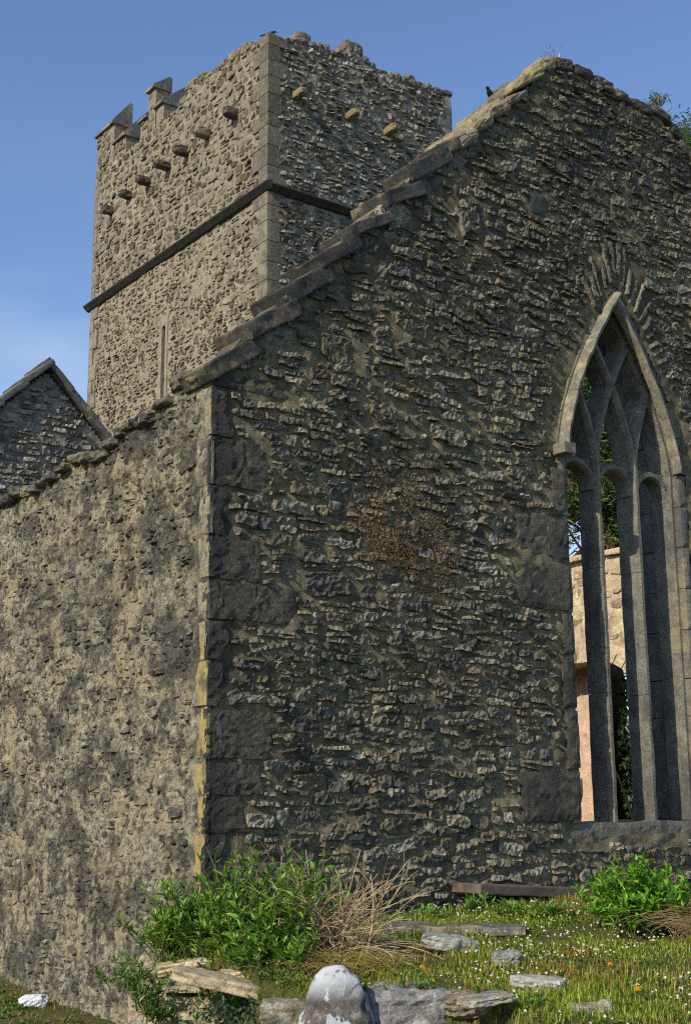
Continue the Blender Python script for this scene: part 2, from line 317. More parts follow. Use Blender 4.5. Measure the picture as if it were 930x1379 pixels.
def block(wall, a0, a1, b0, b1, n0, n1, cell=.06, rough=.006, rnd=.012, skew=0., seed=0., jit=.012):
    """dressed block with a finely uneven surface, n1 front, n0 back"""
    na = max(2, int((a1 - a0) / cell) + 1); nb = max(2, int((b1 - b0) / cell) + 1)
    V, F = [], []
    a = np.linspace(a0, a1, na + 1); b = np.linspace(b0, b1, nb + 1)
    a = np.concatenate([[a0], a[1:-1], [a1]]); A_, B_ = np.meshgrid(a, b)
    ed = np.minimum(np.minimum(A_ - a0, a1 - A_), np.minimum(B_ - b0, b1 - B_))
    N_ = n1 - rnd * (ed < .001) + rough * (fbm(p3(A_ * 14, B_ * 14, seed), 3) + .35 * (RG.random(A_.shape) - .5))
    A2 = A_ + jit * vn(p3(A_ * 5, B_ * 5, seed + 3)) * np.clip((A_ - a0) * 6, 0.12, 1); B2 = B_ + .012 * vn(p3(A_ * 5, B_ * 5, seed + 8)) + skew * (A_ - a0)
    P = wall.w(A2, B2, N_).reshape(-1, 3); X = na + 1; Y = nb + 1
    i = np.arange(X * Y).reshape(Y, X); Fg = np.stack([i[:-1, :-1], i[:-1, 1:], i[1:, 1:], i[1:, :-1]], -1).reshape(-1, 4)
    ring = list(i[0, :]) + list(i[1:, -1]) + list(i[-1, -2::-1]) + list(i[-2:0:-1, 0])
    Pb = wall.w(A2.ravel()[ring], B2.ravel()[ring], np.full(len(ring), n0)); k0 = X * Y; n = len(ring)
    side = [(ring[q], k0 + q, k0 + (q + 1) % n, ring[(q + 1) % n]) for q in range(n)]
    F = wall.flip(np.concatenate([Fg, np.array(side)]))
    return np.concatenate([P, Pb]), F
def sweep(wall, path, sec, normals=None, jitter=0.):
    """section [(n along path normal, depth into wall)] swept along path [(a,b)]"""
    P = np.array(path, float); T = np.gradient(P, axis=0); T /= np.linalg.norm(T, axis=1)[:, None]; Nn = np.stack([-T[:, 1], T[:, 0]], 1)
    V = []; m = len(sec)
    for k in range(len(P)):
        for (s, d) in sec: V.append((P[k, 0] + Nn[k, 0] * s, P[k, 1] + Nn[k, 1] * s, -d))
    V = np.array(V)
    if jitter: V = V + jitter * np.stack([vn(V * 7), vn(V * 7 + 9), vn(V * 7 + 20)], 1)
    F = []
    for k in range(len(P) - 1):
        for j in range(m):
            j2 = (j + 1) % m; F.append((k * m + j, k * m + j2, (k + 1) * m + j2, (k + 1) * m + j))
    F.append(tuple(range(m))[::-1]); F.append(tuple((len(P) - 1) * m + j for j in range(m)))
    return wall.w(V[:, 0], V[:, 1], V[:, 2]), F
def slabbox(c, ax, ay, az, sx, sy, sz, amp=.01, n=4, seed=0):
    """oriented thick slab with uneven faces, 6 gridded sides"""
    V, F = rock((0, 0, 0), (2, 2, 2), n=n, amp=0, sq=40)
    V = np.clip(V * 1.0, -1, 1)
    V = V * (1 + 0 * V)
    Q = V * np.array([sx, sy, sz]) / 2
    Q = Q + amp * np.stack([vn(Q * 6 + seed), vn(Q * 6 + seed + 7), .6 * vn(Q * 6 + seed + 13)], 1)
    B = np.array([ax, ay, az], float)
    return Q @ B + np.array(c), F

# ------------------------------------------------------------ window curves
WC, WA, WZ, WH = 5.88, 1.04, 6.33, 2.12
def acur(t, g=0.):
    """half arch curve: distance from the centre line and height, t = 0 at the springing and 1 at the tip, moved out by g"""
    x = WA * (1 - t ** 1.55); z = WZ + WH * t; nx, nz = WH, WA * 1.55 * t ** .55; l = math.hypot(nx, nz); return x + g * nx / l, z + g * nz / l
def tend(g):
    lo, hi = .5, 1.6
    for _ in range(40):
        m_ = (lo + hi) / 2
        if acur(m_, g)[0] > 0: lo = m_
        else: hi = m_
    return lo
_hw = {}
def halfw(z, grow=0.):
    k = round(grow, 3)
    if k not in _hw: _hw[k] = np.array([acur(t, k) for t in np.linspace(0, tend(k), 60)])
    c = _hw[k]; return np.where(np.asarray(z, float) < WZ, WA + grow, np.interp(z, c[:, 1], c[:, 0], right=-1))
def in_win(a, b, grow=0.): return (np.abs(np.asarray(a) - WC) < halfw(b, grow)) & (np.asarray(b) > 2.0 - grow)

# ============================================================ GABLE WALL
TOPA = [-.3, 0, .38, .96, 1.67, 2.53, 3.05, 3.30, 3.85, 4.34, 4.8, 5.22, 5.7, 6.23, 6.52, 7.03, 7.4, 11.8]
TOPB = [6.2, 6.38, 6.88, 7.5, 8.28, 9.22, 9.7, 9.84, 10.38, 10.88, 11.38, 11.52, 11.53, 11.47, 11.44, 11.42, 11.2, 6.5]
gt = lambda a: np.interp(a, TOPA, TOPB)
G = Wall('S', 0.)
gable = thing('gable_wall', 'tall dark rubble gable wall pierced by a pointed traceried window', 'wall', (5.5, .4, 1.2))
def archpts(side, g, n=12): return [(WC + side * max(0, acur(t, g)[0]), acur(t, g)[1]) for t in np.linspace(0, tend(g), n + 1)]
tp = [(a, b - .04) for a, b in zip(TOPA, TOPB)]
ltop = [q for q in tp if .02 <= q[0] < WC]; rtop = [q for q in tp if q[0] > WC]
left = [(.03, .1), (WC, .1), (WC, 1.9), (WC - WA - .1, 1.9)] + archpts(-1, .1) + [(WC, 11.55)] + ltop[::-1] + [(.03, 6.38)]
right = [(WC, .1), (11.8, .1)] + rtop[::-1] + [(WC, 11.55)] + archpts(1, .1)[::-1] + [(WC + WA + .1, 1.9), (WC, 1.9)]
def split_low(poly, d0, d1, name):
    V, F = prism(G, poly, d0, d1); return obj(name, V, F, M['gable_mortar'], gable)
# thin lower raking part and the full-thickness upper part
split_low(left, .05, .42, 'wall_core'); split_low(right, .05, .9, 'wall_core')
thick = [(.03, .1), (WC - WA - .1, .1), (WC - WA - .1, 6.33)] + archpts(-1, .1)[1:] + [(WC, 11.55)] + [(a, b) for a, b in ltop if a > 3.6][::-1] + [(3.5, 9.4), (.03, 6.1)]
V, F = prism(G, thick, .43, .9); obj('wall_backing', V, F, M['gable_mortar'], gable)
gk = lambda a, b: (a > .02) & (b < gt(a) - .02) & (~in_win(a, b, .09))
core_grid(G, 0, 9.4, .3, 11.7, .045, gk, M['gable_mortar'], gable, 'mortar_face', rough=.02, f=9, out=.004)
GQ = [(0, .57, 5.26, 5.74), (0, .97, 6.24, 6.40), (0, .92, 3.98, 4.34), (0, .66, 2.70, 3.15), (0, .55, 2.38, 2.66), (0, .17, 5.75, 6.23), (0, .15, 4.78, 5.25), (0, .5, 4.36, 4.76), (0, .17, 3.6, 3.96), (0, .16, 3.17, 3.58), (0, .38, 2.04, 2.36), (0, .2, 1.66, 2.02), (0, .4, 1.2, 1.64)]
GJ = [(3.97, 4.83, 4.97, 5.5), (3.9, 4.83, 4.4, 4.94), (3.92, 4.83, 2.06, 2.6), (4.66, 4.83, 3.9, 4.38), (4.64, 4.83, 3.3, 3.88), (4.66, 4.83, 2.62, 3.28), (4.6, 4.83, 5.53, 6.1)]
GX = [(a0, a1, b0, b1) for a0, a1, b0, b1 in GQ + GJ + [(4.42, 4.70, 9.28, 9.55)]]
def gkeep(a, b, w_, h_):
    if a - w_ / 2 < .03 or a > 9.2 or b + h_ / 2 > float(gt(a)) - .03 or b < .8: return False
    for (x0, x1, y0, y1) in GX:
        if a + w_ / 2 > x0 and a - w_ / 2 < x1 + .02 and b + h_ / 2 > y0 - .01 and b - h_ / 2 < y1 + .01: return False
    for sa in (-w_ / 2, 0, w_ / 2):
        if in_win(a + sa, b, .24 + (0.0 if b < 6.4 else .06)): return False
    if b > 7.3 and math.hypot((a - WC) * 1.1, b - 8.5) < .72 and b > 8.0: return False
    return True
GT = [(.195, .174, .115), (.235, .208, .138), (.15, .135, .09), (.27, .238, .155), (.2, .162, .085), (.27, .25, .19), (.165, .13, .075), (.09, .082, .062), (.12, .112, .09)]
gbig = [(1.35, 4.42, .62, .26, -.06), (.75, 6.95, .36, .34, 0.), (1.5, 6.9, .5, .3, 0.), (3.4, 8.9, .4, .4, .1), (3.0, 6.2, .5, .24, 0.), (2.5, 7.4, .5, .26, -.1), (5.6, 9.6, .5, .22, -.1), (2.1, 6.3, .45, .2, 0)]
gbig += [(a + .16, float(gt(a)) - .13, random.uniform(.4, .56), random.uniform(.2, .3), random.uniform(.5, .85)) for a in (.3, .78, 1.22, 1.68, 2.15, 2.62, 3.05)]
lst = pack(0, 9.3, .8, 11.6, (.065, .165), (.12, .44), gkeep, gbig, thin=.3, warp=.13, fill=1.0, slope=-.03, rot=5)
lst = fill_gaps(lst, 0, 9.2, .8, 11.5, gkeep, 26000)
stones(G, lst, gable, M['gable'], (.006, .04), .027, GT, .021, lam=(9, 30), hf=.013, tilt=.02)
# quoins on the gable face (their return face belongs to the side wall)
for k, (a0, a1, b0, b1) in enumerate(GQ):
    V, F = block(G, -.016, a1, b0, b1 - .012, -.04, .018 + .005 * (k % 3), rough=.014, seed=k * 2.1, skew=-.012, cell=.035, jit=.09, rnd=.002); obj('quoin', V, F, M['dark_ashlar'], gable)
for k, (a0, a1, b0, b1) in enumerate(GJ):
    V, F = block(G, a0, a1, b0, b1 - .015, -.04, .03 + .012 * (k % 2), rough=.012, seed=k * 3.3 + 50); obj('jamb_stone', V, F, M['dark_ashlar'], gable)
V, F = block(G, 4.42, 4.70, 9.28, 9.55, -.04, .03, rough=.006, jit=.05, seed=9); obj('smooth_stone', V, F, mat('smooth green grey stone', (.045, .052, .04), rough=.6, grain=(14, .25), bumps=[(40, .4, .01)]), gable)
# voussoirs: thin slates set on edge around the arch head
for side in (-1, 1):
    for k in range(12):
        t = .58 + (tend(.2) - .58) * k / 11.4; x, bz = acur(t, .2); ax = WC + side * x
        L_ = .2 + .42 * (k / 11) ** 1.5 + random.uniform(-.1, .12)
        ang = math.radians(14 + 70 * (k / 11) ** .85 + random.uniform(-5, 5)); ang = ang if side > 0 else math.pi - ang
        stones(G, [(ax + math.cos(ang) * L_ / 2, bz + math.sin(ang) * L_ / 2, L_, random.uniform(.04, .07), ang)], gable, M['gable'], (.02, .055), .03, GT[1:4], .014, lam=(8, 24), name='voussoir', seed=k + side * 40)
# raking coping
cop_t = [(.04, .037, .032), (.055, .05, .042), (.075, .066, .05)]
pos = [-.1, .34, .76, 1.2, 1.62, 2.08, 2.5, 2.94]
for k, a in enumerate(pos):
    L_ = random.uniform(.66, .8) if k < 7 else .55; an = math.radians(random.uniform(29, 36)); th = .15 + random.uniform(-.03, .04)
    ac = a + math.cos(an) * L_ / 2; bc = float(gt(a)) + .04 + math.sin(an) * L_ / 2 - th * .2
    axv = (math.cos(an), 0, math.sin(an)); azv = (-math.sin(an), 0, math.cos(an))
    V, F = slabbox((ac, .20, bc), axv, (0, 1, 0), azv, L_, .56 + random.uniform(-.08, .08), th, amp=.03, n=11, seed=k * 5.)
    obj('coping_slab', V, F, M['coping'], gable, tone=random.choice(cop_t))
# broken wall head stones on the upper rake and the level top
k = 0; a = 3.25
while a < 8.4:
    L_ = random.uniform(.28, .5) if 4.9 < a < 7.2 else random.uniform(.2, .34); 
    for row in range(3):
        sl_ = math.atan2(float(gt(a + L_)) - float(gt(a)), L_); h_ = random.uniform(.1, .17)
        V, F = rock((a + L_ / 2, .12 + row * .3, float(gt(a + L_ / 2)) - .01 + random.uniform(-.03, .04)), (L_ * 1.08 / max(.6, math.cos(sl_)) * .9, .36, h_ * 1.35), n=8, amp=.10, sq=5, seed=k * 3.1, f=2.2, tiltx=sl_ * .72, rot=random.uniform(-.08, .08))
        obj('wall_head_stone', V, F, M['coping'], gable, tone=random.choice([(.2, .16, .1), (.15, .12, .08), (.1, .09, .07), (.24, .2, .1)] if a < 4.9 else cop_t)); k += 1
    a += L_ * .95
# ---- window (part) with its pieces (sub-parts)
def ringblocks(path_fn, n, grow0, grow1, d0, d1, parent, m, name, gap=.004):
    for side in (-1, 1):
        for k in range(n):
            t0 = k / n + gap; t1 = (k + 1) / n - gap * (k < n - 1)
            pts = []
            for g_, tt in ((grow0, np.linspace(t0, t1, 5)), (grow1, np.linspace(t1, t0, 5))):
                for t in tt: 
                    x, z_ = acur(t * tend(g_), g_); pts.append((WC + side * max(x, 0), z_))
            if side == -1: pts = pts[::-1]
            V, F = prism(G, pts, d0, d1); obj(name, V, F, m, parent)
win_sill = MB(); V, F = block(G, WC - WA - .12, WC + WA + .12, 1.82, 2.02, -.9, -.02, rough=.01)
window = obj('window', V, F, M['limestone'], gable, loc=(WC, 0, 2))
tag(window, 'three light window with intersecting stone tracery')
ringblocks(None, 5, 0.0, .13, -.01, .88, window, M['limestone'], 'arch_stone')
for side in (-1, 1):
    z = 2.02
    while z < WZ - .05:
        h_ = min(random.uniform(.42, .66), WZ - z);
        if WZ - z - h_ < .2: h_ = WZ - z
        a0, a1 = (WC - WA - .13, WC - WA) if side < 0 else (WC + WA, WC + WA + .13)
        V, F = block(G, a0, a1, z + .004, z + h_ - .004, -.88, .008, cell=.05, rough=.006, seed=z + side); obj('jamb_block', V, F, M['limestone'], window); z += h_
TD = .10
sec = [(-.055, TD + .30), (-.055, TD + .05), (-.022, TD), (.022, TD), (.055, TD + .05), (.055, TD + .30)]
def seg(a0, b0, a1, b1, n): return [(a0 + (a1 - a0) * k / n, b0 + (b1 - b0) * k / n) for k in range(n + 1)]
MU = [WC - .347, WC + .347]
for um in MU:
    for (z0, z1) in ((2.02, 3.5), (3.506, 5.0), (5.006, WZ + .02)):
        V, F = sweep(G, seg(um, z0, um, z1, 8), sec, jitter=.009); obj('mullion', V, F, M['limestone'], window)
    for side in (-1, 1):
        pts = []
        for t in np.linspace(0, 1.3, 60):
            a = um + side * (WA * t ** 1.55); b = WZ + WH * t
            if b > WZ + .05 and not in_win(a, b, .0): break
            pts.append((a, b))
        V, F = sweep(G, pts, [(s, d + (.004 if side > 0 else 0) + (.002 if um > WC else 0)) for s, d in sec], jitter=.003); obj('tracery_bar', V, F, M['limestone'], window)
for side in (-1, 1):   # half mullions against the jambs
    um = WC + side * (WA - .02)
    V, F = sweep(G, seg(um, 2.02, um, WZ, 10) , [(s, d + .003) for s, d in sec], jitter=.003); obj('mullion', V, F, M['limestone'], window)
    pts = [(WC + side * acur(t, -.02)[0], acur(t, -.02)[1]) for t in np.linspace(0, tend(-.02), 24)]
    V, F = sweep(G, pts, [(s * .8, d + .006) for s, d in sec], jitter=.003); obj('tracery_bar', V, F, M['limestone'], window)
for c_ in (WC - .694, WC, WC + .694):   # round heads of the three lights
    pts = [(c_ + .315 * math.cos(t), 5.98 + .315 * math.sin(t) * 1.05) for t in np.linspace(0, math.pi, 20)]
    V, F = sweep(G, pts, [(-.05, TD + .27), (-.05, TD + .09), (-.025, TD + .045), (.025, TD + .045), (.05, TD + .09), (.05, TD + .27)], jitter=.003); obj('light_head', V, F, M['limestone'], window)
    for sd in (-1, 1):
        pl = [(c_ + sd * .3, 5.98), (c_ + sd * .345, 5.98), (c_ + sd * .345, 6.36)] + [(c_ + sd * .36 * math.cos(t), 5.98 + .36 * math.sin(t)) for t in np.linspace(1.45, .3, 8)]
        if sd < 0: pl = pl[::-1]
        V, F = prism(G, pl, TD + .09, TD + .25); obj('spandrel', V, F, M['limestone'], window)
# hood mould
hs = [(.01, .02), (.005, -.08), (.03, -.13), (.065, -.14), (.095, -.10), (.105, .02)]
for side in (-1, 1):
    for k in range(3):
        t0 = tend(.05) * k / 3; t1 = tend(.05) * (k + 1) / 3 - .002
        pts = [(WC + side * acur(t, 0)[0], acur(t, 0)[1]) for t in np.linspace(t0, t1, 10)]
        V, F = sweep(G, pts, [(-side * -1 * s * -1 if side > 0 else s, d) for s, d in (hs if side < 0 else [(-s * .75, min(d, .02) if d > 0 else d * .65) for s, d in hs])], jitter=.012)
        obj('hood_mould', V, F, M['hood'], window)
V, F = slabbox((WC - WA - .10, -.09, WZ - .02), (1, 0, 0), (0, 1, 0), (0, 0, 1), .2, .2, .13, amp=.02, n=7); obj('hood_stop', V, F, M['hood'], window)

# ============================================================ SIDE WALL
W = Wall('W', 0.)
side = thing('side_wall', 'long lichen mottled side wall with ragged top running back from the corner', 'wall', (.4, 5, .3))
SA = [-.02, .66, .72, 1.2, 1.3, 1.7, 2.16, 3, 4, 5.34, 8, 14, 19]; SB = [6.42, 6.47, 6.36, 6.36, 6.2, 6.28, 6.12, 6.14, 6.05, 6.1, 6.0, 6.1, 6.0]
st = lambda a: np.interp(a, SA, SB) + .05 * fbm(p3(np.asarray(a, float) * 2.4, np.asarray(a, float) * 0), 3)
poly = [(.91, -.3), (19, -.3)] + [(a, float(st(a)) - .05) for a in np.linspace(19, .91, 40)]
V, F = prism(W, poly, .05, .85); obj('wall_core', V, F, M['side_mortar'], side)
core_grid(W, .0, 9.5, -.4, 6.6, .03, lambda a, b: b < st(a) - .01, M['side_mortar'], side, 'mortar_face', rough=.026, f=12, pits=.022, out=.006, flat=True)
SQ = [(q[2], q[3], .18 + .14 * (k % 2) if k not in (1, 2, 3) else .25) for k, q in enumerate(GQ)]
def skeep(a, b, w_, h_): return a - w_ / 2 > .2 and b + h_ / 2 < float(st(a)) - .02 and a < 8.5
ST = [(.2, .185, .15), (.15, .148, .13), (.26, .235, .175), (.22, .195, .14), (.12, .12, .11), (.31, .265, .17)]
SB_ = []
for _ in range(1500):
    q = (random.uniform(.4, 8), random.uniform(.5, 5.8), random.uniform(.2, .4), random.uniform(.11, .2), random.gauss(0, .07))
    if len(SB_) < 90 and all(abs(q[0] - p[0]) > (q[2] + p[2]) * .55 or abs(q[1] - p[1]) > (q[3] + p[3]) * .55 for p in SB_): SB_.append(q)
lst = pack(.2, 8.5, -.2, 6.5, (.06, .14), (.09, .28), skeep, [(3.1, 3.1, .36, .3, 0.), (1.5, 3.2, .34, .26, 0.), (4.3, 3.9, .4, .25, 0.), (2.4, 5.1, .4, .2, 0.), (1.2, 2.6, .4, .3, 0)] + SB_, thin=.3, warp=.08, fill=.84, rot=7)
stones(W, lst, side, M['side'], (-.012, .016), .03, ST, .02, lam=(14, 19), hf=.012, tilt=.014, seed=900)
for k, (a0, a1, b0, b1) in enumerate(GQ):
    w_ = [.2, .15, .18, .14, .2, .13, .18, .14, .16, .2, .16, .18, .16][k]
    V, F = block(W, -.014, w_, b0 + .001, b1 - .010, -.015, .017 + .004 * (k % 2), rough=.016, seed=k * 7.7, cell=.035, jit=.09, rnd=.003); obj('quoin', V, F, M['quoin'], side)
V, F = block(W, .01, .3, .1, 6.42, -.04, .006, rough=.006, seed=3); obj('corner_backing', V, F, M['side_mortar'], side)
a = .1; k = 0
while a < 8:
    L_ = random.uniform(.2, .42)
    for row in range(2):
        V, F = rock((.15 + row * .42, a + L_ / 2, float(st(a + L_ / 2)) - .05 + random.uniform(-.02, .03)), (.5, L_ * random.uniform(.7, 1.1), random.uniform(.07, .15)), n=7, amp=.2, sq=5, seed=300 + k * 2.7, f=2.3)
        obj('wall_head_stone', V, F, M['side'], side, tone=random.choice(ST)); k += 1
    a += L_ * .92

# ============================================================ TOWER
TU, TV = 7.09, 9.93; TU2, TV2 = 12.12, 18.08
tower = thing('bell_tower', 'square rubble bell tower with ruined battlements and a projecting string course', 'tower', (9.6, 14, .3))
TW, TS = Wall('W', TU), Wall('S', TV)
SC = 14.42
tlt_a = [9.9, 10.3, 10.7, 11.17, 11.6, 12.1, 12.6, 13.0, 13.4, 13.42, 14.45, 14.46, 15.5, 15.6, 16.4, 18.2]
tlt_b = [17.82, 17.9, 17.95, 18.05, 18.05, 18.12, 18.2, 18.3, 18.42, 18.02, 18.02, 18.02, 18.02, 18.02, 18.02, 18.02]
tlt = lambda a: np.interp(a, tlt_a, tlt_b) + .035 * np.sign(vn(p3(np.asarray(a, float) * 3.1, 0 * np.asarray(a, float))))
trt_a = [7.0, 7.5, 7.9, 8.3, 8.7, 9.0, 9.4, 9.8, 10.1, 10.9, 11.5, 12.2]; trt_b = [17.84, 17.86, 18.05, 18.0, 18.06, 18.2, 18.34, 18.18, 18.1, 18.14, 18.18, 18.22]
trt = lambda a: np.interp(a, trt_a, trt_b) + .03 * np.sign(vn(p3(np.asarray(a, float) * 3.3, 0 * np.asarray(a, float) + 4)))
for (u0, u1, v0, v1, zt) in ((TU + .05, TU + .6, TV + .05, TV2, 17.98), (TU2 - .6, TU2, TV + .05, TV2, 17.9), (TU + .6, TU2 - .6, TV + .05, TV + .6, 17.85), (TU + .6, TU2 - .6, TV2 - .6, TV2, 17.9)):
    V, F = prism(Wall('S', 0), [(u0, .2), (u1, .2), (u1, zt), (u0, zt)], v0, v1); obj('wall_core', V, F, M['tower_mortar'], tower)
V, F = prism(Wall('S', 0), [(TU + .6, 17.0), (TU2 - .6, 17.0), (TU2 - .6, 17.2), (TU + .6, 17.2)], TV + .6, TV2 - .6); obj('roof_floor', V, F, M['tower_mortar'], tower)
SLIT = (14.04, 14.34, 11.2, 12.85)
slit_in = lambda a, b: (a > 14.1) & (a < 14.26) & (b > 11.0) & (b < 12.72)
core_grid(TW, TV, TV2, 9.5, 18.6, .06, lambda a, b: (b < tlt(a)) & ~slit_in(a, b), M['tower_mortar'], tower, 'mortar_face', rough=.02, f=5)
core_grid(TS, TU, TU2, 11, 18.6, .06, lambda a, b: b < trt(a), M['tower_mortar_grey'], tower, 'mortar_face', rough=.02, f=5)
TL = [(.14, .12, .085), (.11, .094, .066), (.17, .147, .104), (.08, .067, .048), (.135, .118, .09), (.185, .155, .1), (.078, .068, .055), (.14, .1, .06)]
TG = [(.16, .148, .115), (.22, .205, .165), (.1, .093, .075), (.28, .262, .21), (.17, .148, .105)]
CORB = 16.66
cL = [11.23, 12.35, 13.32, 14.2, 15.15, 16.1, 17.05]; cR = [7.75, 9.13, 10.22]
def tkeep(a, b, w_, h_):
    if a - w_ / 2 < TV + .25 or a + w_ / 2 > TV2 - .2 or b + h_ / 2 > float(tlt(a)) - .02 or abs(b - SC) < .1 + h_ / 2: return False
    if a + w_ / 2 > 14.0 and a - w_ / 2 < 14.4 and 11 < b < 12.95: return False
    return all(abs(a - c) > w_ / 2 + .06 or abs(b - CORB) > h_ / 2 + .06 for c in cL)
def tkeep2(a, b, w_, h_):
    if a - w_ / 2 < TU + .2 or a + w_ / 2 > TU2 - .2 or b + h_ / 2 > float(trt(a)) - .02 or abs(b - SC) < .1 + h_ / 2: return False
    return all(abs(a - c) > w_ / 2 + .05 or abs(b - CORB) > h_ / 2 + .05 for c in cR)
lst = pack(TV, TV2, 9.6, SC, (.09, .18), (.12, .32), tkeep, thin=.35, warp=.03, fill=.88, rot=4) + pack(TV, TV2, SC, 18.3, (.13, .25), (.16, .4), tkeep, thin=.3, warp=.03, fill=.88, rot=4)
lst = fill_gaps(lst, TV, TV2, 9.6, 18.3, tkeep, 16000, (.09, .22), (.06, .13))
stones(TW, lst, tower, M['tower'], (.0, .03), .06, TL, .016, lam=(6, 9), hf=.010, tilt=.02, limit=170, seed=2000)
lst = pack(TU, TU2, 11.0, 18.3, (.1, .2), (.15, .36), tkeep2, thin=.35, warp=.03, fill=.88, rot=4, slope=.0)
lst = fill_gaps(lst, TU, TU2, 11, 18.3, tkeep2, 9000, (.1, .25), (.07, .13))
stones(TS, lst, tower, M['tower'], (.0, .05), .055, TG, .03, lam=(6, 14), hf=.018, tilt=.03, limit=128, seed=3000)
for o in [o for o in tower.children if o.name.startswith('small_stones')]: pass
# quoins and string course
z = 10.6; k = 0
while z < 17.85:
    h_ = random.uniform(.28, .5)
    if z < SC < z + h_ + .15: h_ = SC - .09 - z
    if h_ > .12:
        zt = min(z + h_, 17.9); l1, l2 = (.5, .26) if k % 2 else (.24, .45)
        V, F = prism(Wall('S', 0), [(TU - .035, z + .008), (TU + l2, z + .008), (TU + l2, zt - .008), (TU - .035, zt - .008)], TV - .035, TV + .3); obj('quoin', V, F, M['tower'], tower, tone=random.choice(TL[:2] + TL[4:5]))
        V, F = prism(Wall('W', 0), [(TV + .302, z + .008), (TV + l1 + .05, z + .008), (TV + l1 + .05, zt - .008), (TV + .302, zt - .008)], TU - .03, TU + .3); obj('quoin', V, F, M['tower'], tower, tone=random.choice(TL[:2] + TL[4:5]))
        V, F = block(TS, TU2 - l1 * .8, TU2 + .02, z, zt - .01, -.3, .03, seed=z); obj('quoin', V, F, M['tower'], tower, tone=(.16, .16, .15))
        V, F = block(TW, TV2 - l1 * .8, TV2 + .02, z, zt - .01, -.3, .03, seed=z + 40); obj('quoin', V, F, M['tower'], tower, tone=(.17, .15, .12))
        k += 1
    z += h_ if h_ > .12 else .12
    if abs(z - (SC - .09)) < .02: z = SC + .09
def stringc(axis, a0, a1):
    a = a0
    while a < a1:
        L_ = min(random.uniform(.6, 1.0), a1 - a)
        prof = [(0, -.11), (.06, -.09), (.17, .01), (.17, .04), (0, .1)]
        P = []
        for x in (a + .004, a + L_ - .004):
            for (n, dz) in prof:
                P.append((TU - n, x, SC + dz) if axis == 'W' else (x, TV - n, SC + dz))
        m = 5; F = [(j, (j + 1) % m, (j + 1) % m + m, j + m) for j in range(m)] + [tuple(range(m))[::-1], tuple(range(m, 2 * m))]
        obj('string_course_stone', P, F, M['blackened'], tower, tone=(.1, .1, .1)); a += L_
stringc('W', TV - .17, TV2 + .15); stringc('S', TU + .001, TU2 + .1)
for c in cL:
    V, F = rock((TU - .02, c, CORB + random.uniform(-.03, .03)), (random.uniform(.5, .66), random.uniform(.18, .24), random.uniform(.17, .23)), n=7, amp=.14, sq=5, seed=c); obj('corbel', V, F, M['tower'], tower, tone=(.08, .07, .055))
for c in cR:
    V, F = rock((c, TV - .06, CORB + random.uniform(-.03, .03)), (.18, .55, .16), n=7, amp=.14, sq=6, seed=c); obj('corbel', V, F, M['tower'], tower, tone=(.22, .17, .09))
for (x, a0, a1, b0, b1) in (('l', 14.0, 14.1, 11.0, 12.75), ('r', 14.26, 14.38, 11.0, 12.75), ('t', 13.98, 14.4, 12.72, 12.92)):
    V, F = block(TW, a0, a1, b0, b1, -.3, .04, seed=b0 + a0); obj('slit_window_frame', V, F, M['tower'], tower, tone=(.23, .2, .14))
V, F = prism(TW, [(14.06, 10.9), (14.3, 10.9), (14.3, 12.8), (14.06, 12.8)], .045, .049); obj('slit_shade_panel', V, F, mat('painted slit shade', (.01, .01, .01)), tower)  # flat near-black panel: the shade inside the slit is put into its colour
# battlements: steep half-gabled caps on short walls
def merlon(v0, v1, zb, ze, zr, ur):
    V, F = block(Wall('W', TU), v0, v1, zb, ze, -(ur + .02), .0, cell=.12, rough=.01); b = obj('merlon', V, F, M['tower'], tower, tone=(.2, .17, .115))
    lst = pack(v0, v1, zb + .02, ze - .02, (.14, .24), (.18, .36), lambda a, b_, w_, h_: a - w_ / 2 > v0 and a + w_ / 2 < v1 and b_ + h_ / 2 < ze, thin=.2, warp=0, fill=.9)
    if lst: 
        for j in range(0): pass
        stones(TW, lst, b, M['tower'], (.01, .03), .08, TL, .01, lam=(6, 9), seed=v0)
    P = []
    for x in (v0 - .04, v1 + .05):
        P += [(TU - .07, x, ze - .03), (TU + ur + .07, x, ze - .03), (TU + ur + .07, x, zr), (TU + ur, x, zr + .03), (TU - .07, x, ze + .04)]
    F = [(0, 1, 6, 5), (1, 2, 7, 6), (2, 3, 8, 7), (3, 4, 9, 8), (4, 0, 5, 9), (4, 3, 2, 1, 0), (5, 6, 7, 8, 9)]
    obj('cap', P, F, M['slate'], b)
merlon(17.12, 18.08, 17.9, 19.13, 19.78, .42); merlon(16.45, 17.05, 17.9, 18.5, 19.3, .6)
merlon(15.3, 15.66, 17.9, 18.45, 18.9, .4); merlon(14.92, 15.26, 17.9, 19.08, 19.42, .36); merlon(14.5, 14.86, 17.9, 18.48, 19.0, .55)
k = 0
for (fn, wall, a0, a1, tt, off) in ((tlt, 'W', 10.1, 13.42, [(.2, .16, .1), (.17, .13, .09)], 0), (trt, 'S', 7.2, 12.0, [(.15, .14, .12), (.19, .15, .12), (.12, .12, .11)], 0)):
    a = a0
    while a < a1:
        L_ = random.uniform(.16, .38); h_ = random.choice((.12, .16, .2, .3)) ; z = float(fn(a + L_ / 2))
        c = (TU + .22, a + L_ / 2, z) if wall == 'W' else (a + L_ / 2, TV + .22, z)
        s_ = (.5, L_ * 1.05, h_) if wall == 'W' else (L_ * 1.05, .5, h_)
        V, F = rock(c, s_, n=6, amp=.12, sq=5, seed=k * 1.7 + 80, f=2); obj('wall_head_stone', V, F, M['tower'], tower, tone=random.choice(tt)); k += 1; a += L_
